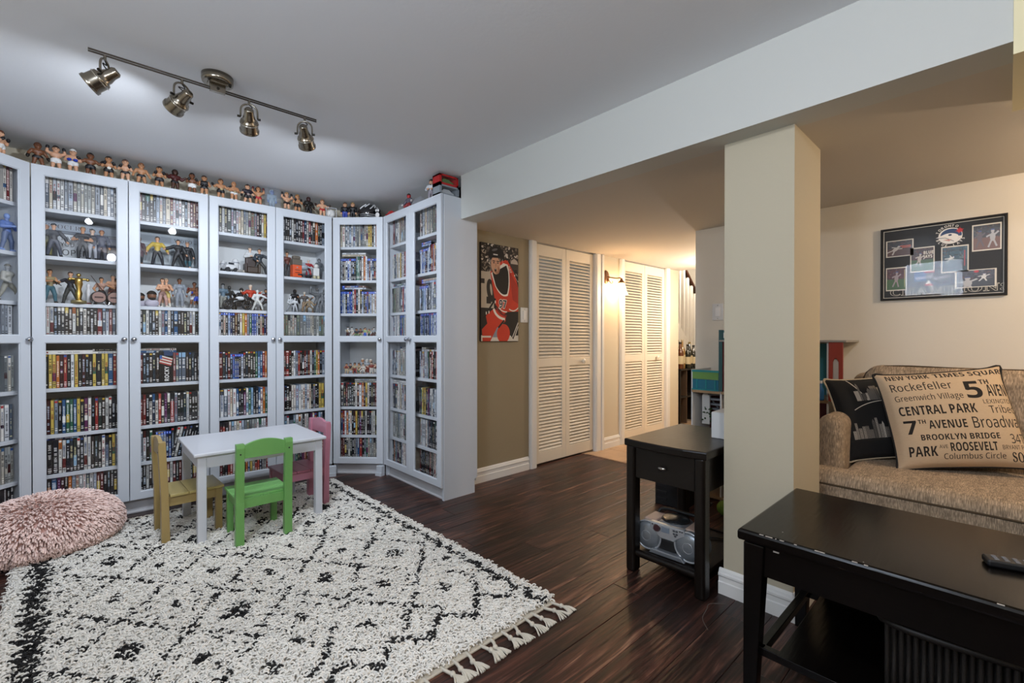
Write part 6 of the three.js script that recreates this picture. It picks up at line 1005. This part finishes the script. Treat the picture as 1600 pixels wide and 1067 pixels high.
{
  const t = thing('coffee_table', 'worn black wooden coffee table with a lower shelf', 'coffee table', [1.697, 0, .055]), k = new THREE.MeshPhysicalMaterial({ color: 0x080605, roughness: .24, specularIntensity: .5, clearcoat: .12, clearcoatRoughness: .15, bumpMap: woodBump, bumpScale: .0005 });
  const hx = .276, hz = .6;     // local z from -0.6 (far end) to 0.6
  const top = prism(rect(-hx, hx, -hz, hz), .018, .008); top.rotateX(-Math.PI / 2); top.translate(0, .478, 0); obj('tabletop', [top, box(-hx + .022, hx - .022, .462, .478, -hz + .022, hz - .022)], k, t);
  for (const s of [-1, 1]) obj('apron', box(s * (hx - .035) - .011, s * (hx - .035) + .011, .375, .465, -hz + .04, hz - .04), k, t), obj('apron', box(-hx + .04, hx - .04, .375, .465, s * (hz - .035) - .011, s * (hz - .035) + .011), k, t);
  for (const sx of [-1, 1]) for (const sz of [-1, 1]) { const g = box(-.028, .028, 0, .466, -.028, .028, .004), p = g.attributes.position; for (let i = 0; i < p.count; i++) { const f = .62 + .38 * Math.min(1, p.getY(i) / .4); p.setX(i, sx * .028 + (p.getX(i) - sx * .028) * f); p.setZ(i, sz * .028 + (p.getZ(i) - sz * .028) * f); } g.computeVertexNormals(); g.translate(sx * (hx - .04), 0, sz * (hz - .04)); obj('leg', g, k, t); }
  for (const s of [-1, 1]) obj('stretcher', box(-hx + .04, hx - .04, .13, .155, s * (hz - .05) - .012, s * (hz - .05) + .012, .003), k, t), obj('stretcher', box(s * (hx - .05) - .012, s * (hx - .05) + .012, .13, .155, -hz + .05, hz - .05, .003), k, t);
  obj('lower_shelf', box(-hx + .03, hx - .01, .146, .158, -hz + .098, hz - .06, .002), k, t); obj('back_panel', box(hx - .03, hx - .016, .158, .46, -hz + .098, hz - .06, .002), k, t);
  // bare chips along the worn front edge
  const chip = []; for (let i = 0; i < 17; i++) { const z = -hz + .06 + Math.pow(rnd(), 1.2) * .62, l = rr(.003, .014), onTop = rnd() < .45; const cx = -hx + .012 + Math.pow(rnd(), 2) * .09; chip.push(onTop ? box(cx, cx + .0022, .5036, .5044, z, z + l * .8) : box(-hx + .0005, -hx + .0035, .5025, .504, z, z + l)); }
  obj('paint_chip', [...chip, box(-hx + .0228, -hx + .024, .455, .459, -hz + .09, -hz + .105)].map((g) => g), M(0xb3aaa0, .7), t);
  const b = thing('wicker_basket', 'dark woven basket on the coffee table\'s lower shelf', 'basket', [1.6, .1585, .095]), wk = M(0x14100d, .55);
  obj('liner', box(-.095, .23, 0, .19, -.3, .3, .02), M(0x0b0908, .8), b);
  const ribs = []; for (let i = 0; i < 44; i++) { const z = -.3 + i * .6 / 43; ribs.push(tube([[-.1, .005, z], [-.106 - .004 * (i % 2), .06, z], [-.102 - .004 * ((i + 1) % 2), .12, z], [-.106, .19, z]], .0055, 8, 6)); } obj('woven_rib', ribs, wk, b);
  obj('rim', tube([[-.1, .192, -.31], [-.106, .196, 0], [-.1, .192, .31], [.06, .192, .312], [.23, .192, .31], [.23, .192, -.31], [.06, .192, -.312]], .011, 60, 8, true), wk, b);
  const r = thing('remote_control', 'black remote control lying on the coffee table', 'remote control', [1.672, .5045, .02], .3), rk = M(0x17181a, .4);
  obj('body', box(-.022, .022, 0, .018, -.06, .1, .006), rk, r); for (let i = 0; i < 3; i++) for (let j = 0; j < 6; j++) obj('button', box(-.014 + i * .011, -.007 + i * .011, .017, .0195, -.045 + j * .019, -.036 + j * .019, .001), M(0x6d6f73, .5), r);
  const g = thing('grey_rug', 'corner of a grey rug under the coffee table', 'rug', [2.24, 0, .6]); obj('mat', box(-.56, .1, .0005, .005, -1.0, .8, .002), new THREE.MeshStandardMaterial({ color: 0x77787a, roughness: .95, bumpMap: paintBump, bumpScale: .004 }), g);
}
// ---------------------------------------------------------------- hall: wall lamp, cabinet with bottles, stairs
{
  const t = thing('wall_sconce', 'bronze wall sconce with a glowing bell glass shade between the louvred doors', 'wall lamp', [3.7, 1.612, -2.66]), br = M(0x7a5a44, .35, .7);
  const pl = lathe([[0, 0], [.046, 0], [.05, .004], [.046, .012], [.03, .02], [.0, .024]], 28); pl.scale(1, 1, 1.3); pl.rotateX(Math.PI / 2); pl.translate(0, .06, .0); obj('backplate', pl, br, t);
  obj('arm', tube([[0, .06, .02], [.02, .05, .06], [.055, .045, .09], [.09, .05, .105], [.105, .04, .108]], .0065, 30, 8), br, t);
  obj('scroll', tube([[.005, .05, .02], [.018, .015, .035], [.035, -.005, .045], [.045, .012, .05], [.035, .02, .048]], .0045, 30, 8), br, t);
  obj('cap', lathe([[0, .048], [.01, .046], [.013, .03], [.03, .012], [.033, 0], [0, 0]], 24).translate(.108, .0, .108), br, t);
  const sh = lathe([[.028, 0], [.034, -.02], [.042, -.05], [.05, -.08], [.06, -.1], [.067, -.112], [.064, -.113], [.057, -.1], [.047, -.08], [.039, -.05], [.031, -.02], [.025, 0]], 36); sh.translate(.108, 0, .108);
  obj('glass_shade', sh, new THREE.MeshPhysicalMaterial({ color: 0xfff2e0, roughness: .6, transmission: .5, thickness: 0, emissive: 0xffdcae, emissiveIntensity: 1.3 }), t);
  obj('bulb', new THREE.SphereGeometry(.02, 16, 12).translate(.108, -.055, .108), new THREE.MeshStandardMaterial({ emissive: 0xffe3b8, emissiveIntensity: 6, color: 0xffffff }), t);
  pointLight(0xffd2a0, LIGHT.hall, [3.808, 1.557, -2.552], 1.5);
}
{
  const c = thing('bar_cabinet', 'dark bar cabinet with bottles past the second louvred door', 'cabinet', [5.58, 0, -2.86]), k = M(0x17120f, .45);
  obj('carcass', [box(-.3, .3, .68, .7, -.2, .17, .003), box(-.3, -.28, 0, .69, -.2, .16), box(.28, .3, 0, .69, -.2, .16), box(-.3, .3, 0, .69, -.2, -.19)], k, c); obj('divider', box(-.12, -.1, .02, .68, -.19, .15), M(0x4a3a2c, .5), c); obj('shelf', box(-.29, .29, .34, .36, -.19, .15), k, c);
  const bottle = (x, z, h, r, hex, label, cap) => { const t = thing('bottle', label, 'bottle', [x, .7005, z], 0, 'bottles on the bar cabinet'); obj('glass', lathe([[0, 0], [r, 0], [r, h * .58], [r * .85, h * .66], [r * .36, h * .76], [r * .34, h * .95], [0, h * .95]], 18), M(hex, .12, 0, { clearcoat: .6 }), t); obj('cap', lathe([[0, h * .93], [r * .4, h * .93], [r * .4, h], [0, h]], 12), M(cap, .4), t); obj('label', lathe([[r * 1.01, h * .18], [r * 1.02, h * .19], [r * 1.02, h * .47], [r * 1.01, h * .48]], 18), M(0xb9ab8a, .6), t); };
  bottle(5.36, -2.74, .33, .04, 0x5a2e14, 'amber bottle at the left of the bar cabinet', 0x1a1512); bottle(5.45, -2.76, .36, .037, 0x8a6a3a, 'tall honey-coloured bottle beside the amber one', 0xb9a88a); bottle(5.53, -2.73, .3, .038, 0x14170f, 'dark green bottle in the middle of the bar cabinet', 0x14120f); bottle(5.62, -2.75, .33, .04, 0x0e1410, 'dark bottle with pale label right of the green one', 0x8a7a4a); bottle(5.71, -2.74, .29, .04, 0x101510, 'short black-green bottle nearest the grey wall', 0x14120f);
  const f = thing('framed_picture', 'small brown framed picture standing behind the bottles', 'picture', [5.47, .702, -2.96]); obj('frame', prism(rect(-.09, .09, 0, .68), .018, .002, [rect(-.065, .065, .03, .65).reverse()]), M(0x4a2e1c, .5), f); obj('picture', box(-.07, .07, .02, .66, .0, .006), M(0x8a745a, .7), f); obj('motif', prism([[-.03, .12], [.03, .12], [.02, .3], [.012, .45], [-.012, .45], [-.02, .3]], .004).translate(0, .05, .006), M(0xb7a68c, .6), f);
  const b = thing('stair_balustrade', 'white baluster stair railing with a dark brown handrail', 'stair railing', [6.2, 0, -3.25]);
  const y = (x) => 2.52 - (x + .2) * .88, bal = M(0xe9e6e0, .4);
  for (let i = 0; i < 13; i++) { const x = -.75 + i * .125; obj('baluster', box(x - .019, x + .019, y(x) - 1.05, Math.min(2.44, y(x) - .03), -.019, .019, .004), bal, b); }
  obj('handrail', rod([-.08, y(-.08), 0], [.95, y(.95), 0], .034, .034, 12), M(0x3a2016, .35), b); obj('stringer', prism([[-.9, y(-.9) - 1.22], [.95, y(.95) - 1.22], [.95, y(.95) - .98], [-.9, y(-.9) - .98]], .03, .002).translate(0, 0, -.015), bal, b);
  const s = struct('stairs', Array.from({ length: 9 }, (_, i) => wbox(5.3 + i * .22, 5.55 + i * .22, 0, Math.max(.05, 1.75 - i * .2), 3.3, 4.3, .005)), M(0xb8a48c, .7));
}
// ---------------------------------------------------------------- lamps outside the photo's frame: ceiling lights of the two rooms and the stairs, plus an added hall fill
function ceilingLamp(name, label, pos, hex, cd, drop = .12, glow = hex) {
  const t = thing(name, label, 'ceiling lamp', pos); obj('lamp_base', lathe([[0, 0], [.13, 0], [.13, -.02], [0, -.02]], 32), M(0xb8b4ac, .3, .8), t);
  obj('lamp_diffuser', lathe([[0, -.07], [.06, -.066], [.1, -.05], [.122, -.02], [0, -.02]], 32), new THREE.MeshStandardMaterial({ color: 0xffffff, emissive: glow, emissiveIntensity: 1.1 }), t);
  pointLight(hex, cd, [pos[0], pos[1] - drop, pos[2]], 2);
}
ceilingLamp('ceiling_lamp', 'round ceiling lamp of the playroom, outside the photo', [.2, CEIL - .001, .14], 0xf0f4ff, LIGHT.ceilingMain, .12, 0xffd48a);
ceilingLamp('ceiling_lamp', 'round ceiling lamp over the sofa end, outside the photo', [2.75, SOFF - .001, .75], 0xffe4c6, LIGHT.sofa);
ceilingLamp('ceiling_lamp', 'added round lamp filling the hall with light, hidden behind the column', [4.75, SOFF - .001, -1.95], 0xfff0e0, LIGHT.addedHallFill, .34);  // unseen lamp added to brighten the hall and its louvred doors
ceilingLamp('ceiling_lamp', 'round ceiling lamp over the stairs, hidden by the grey wall', [6.4, 2.449, -2.98], 0xfff0dc, LIGHT.stair);

scene.traverse((o) => { if (o.isMesh) { o.castShadow = o.castShadow !== false; o.receiveShadow = true; } });
renderer.render(scene, camera);
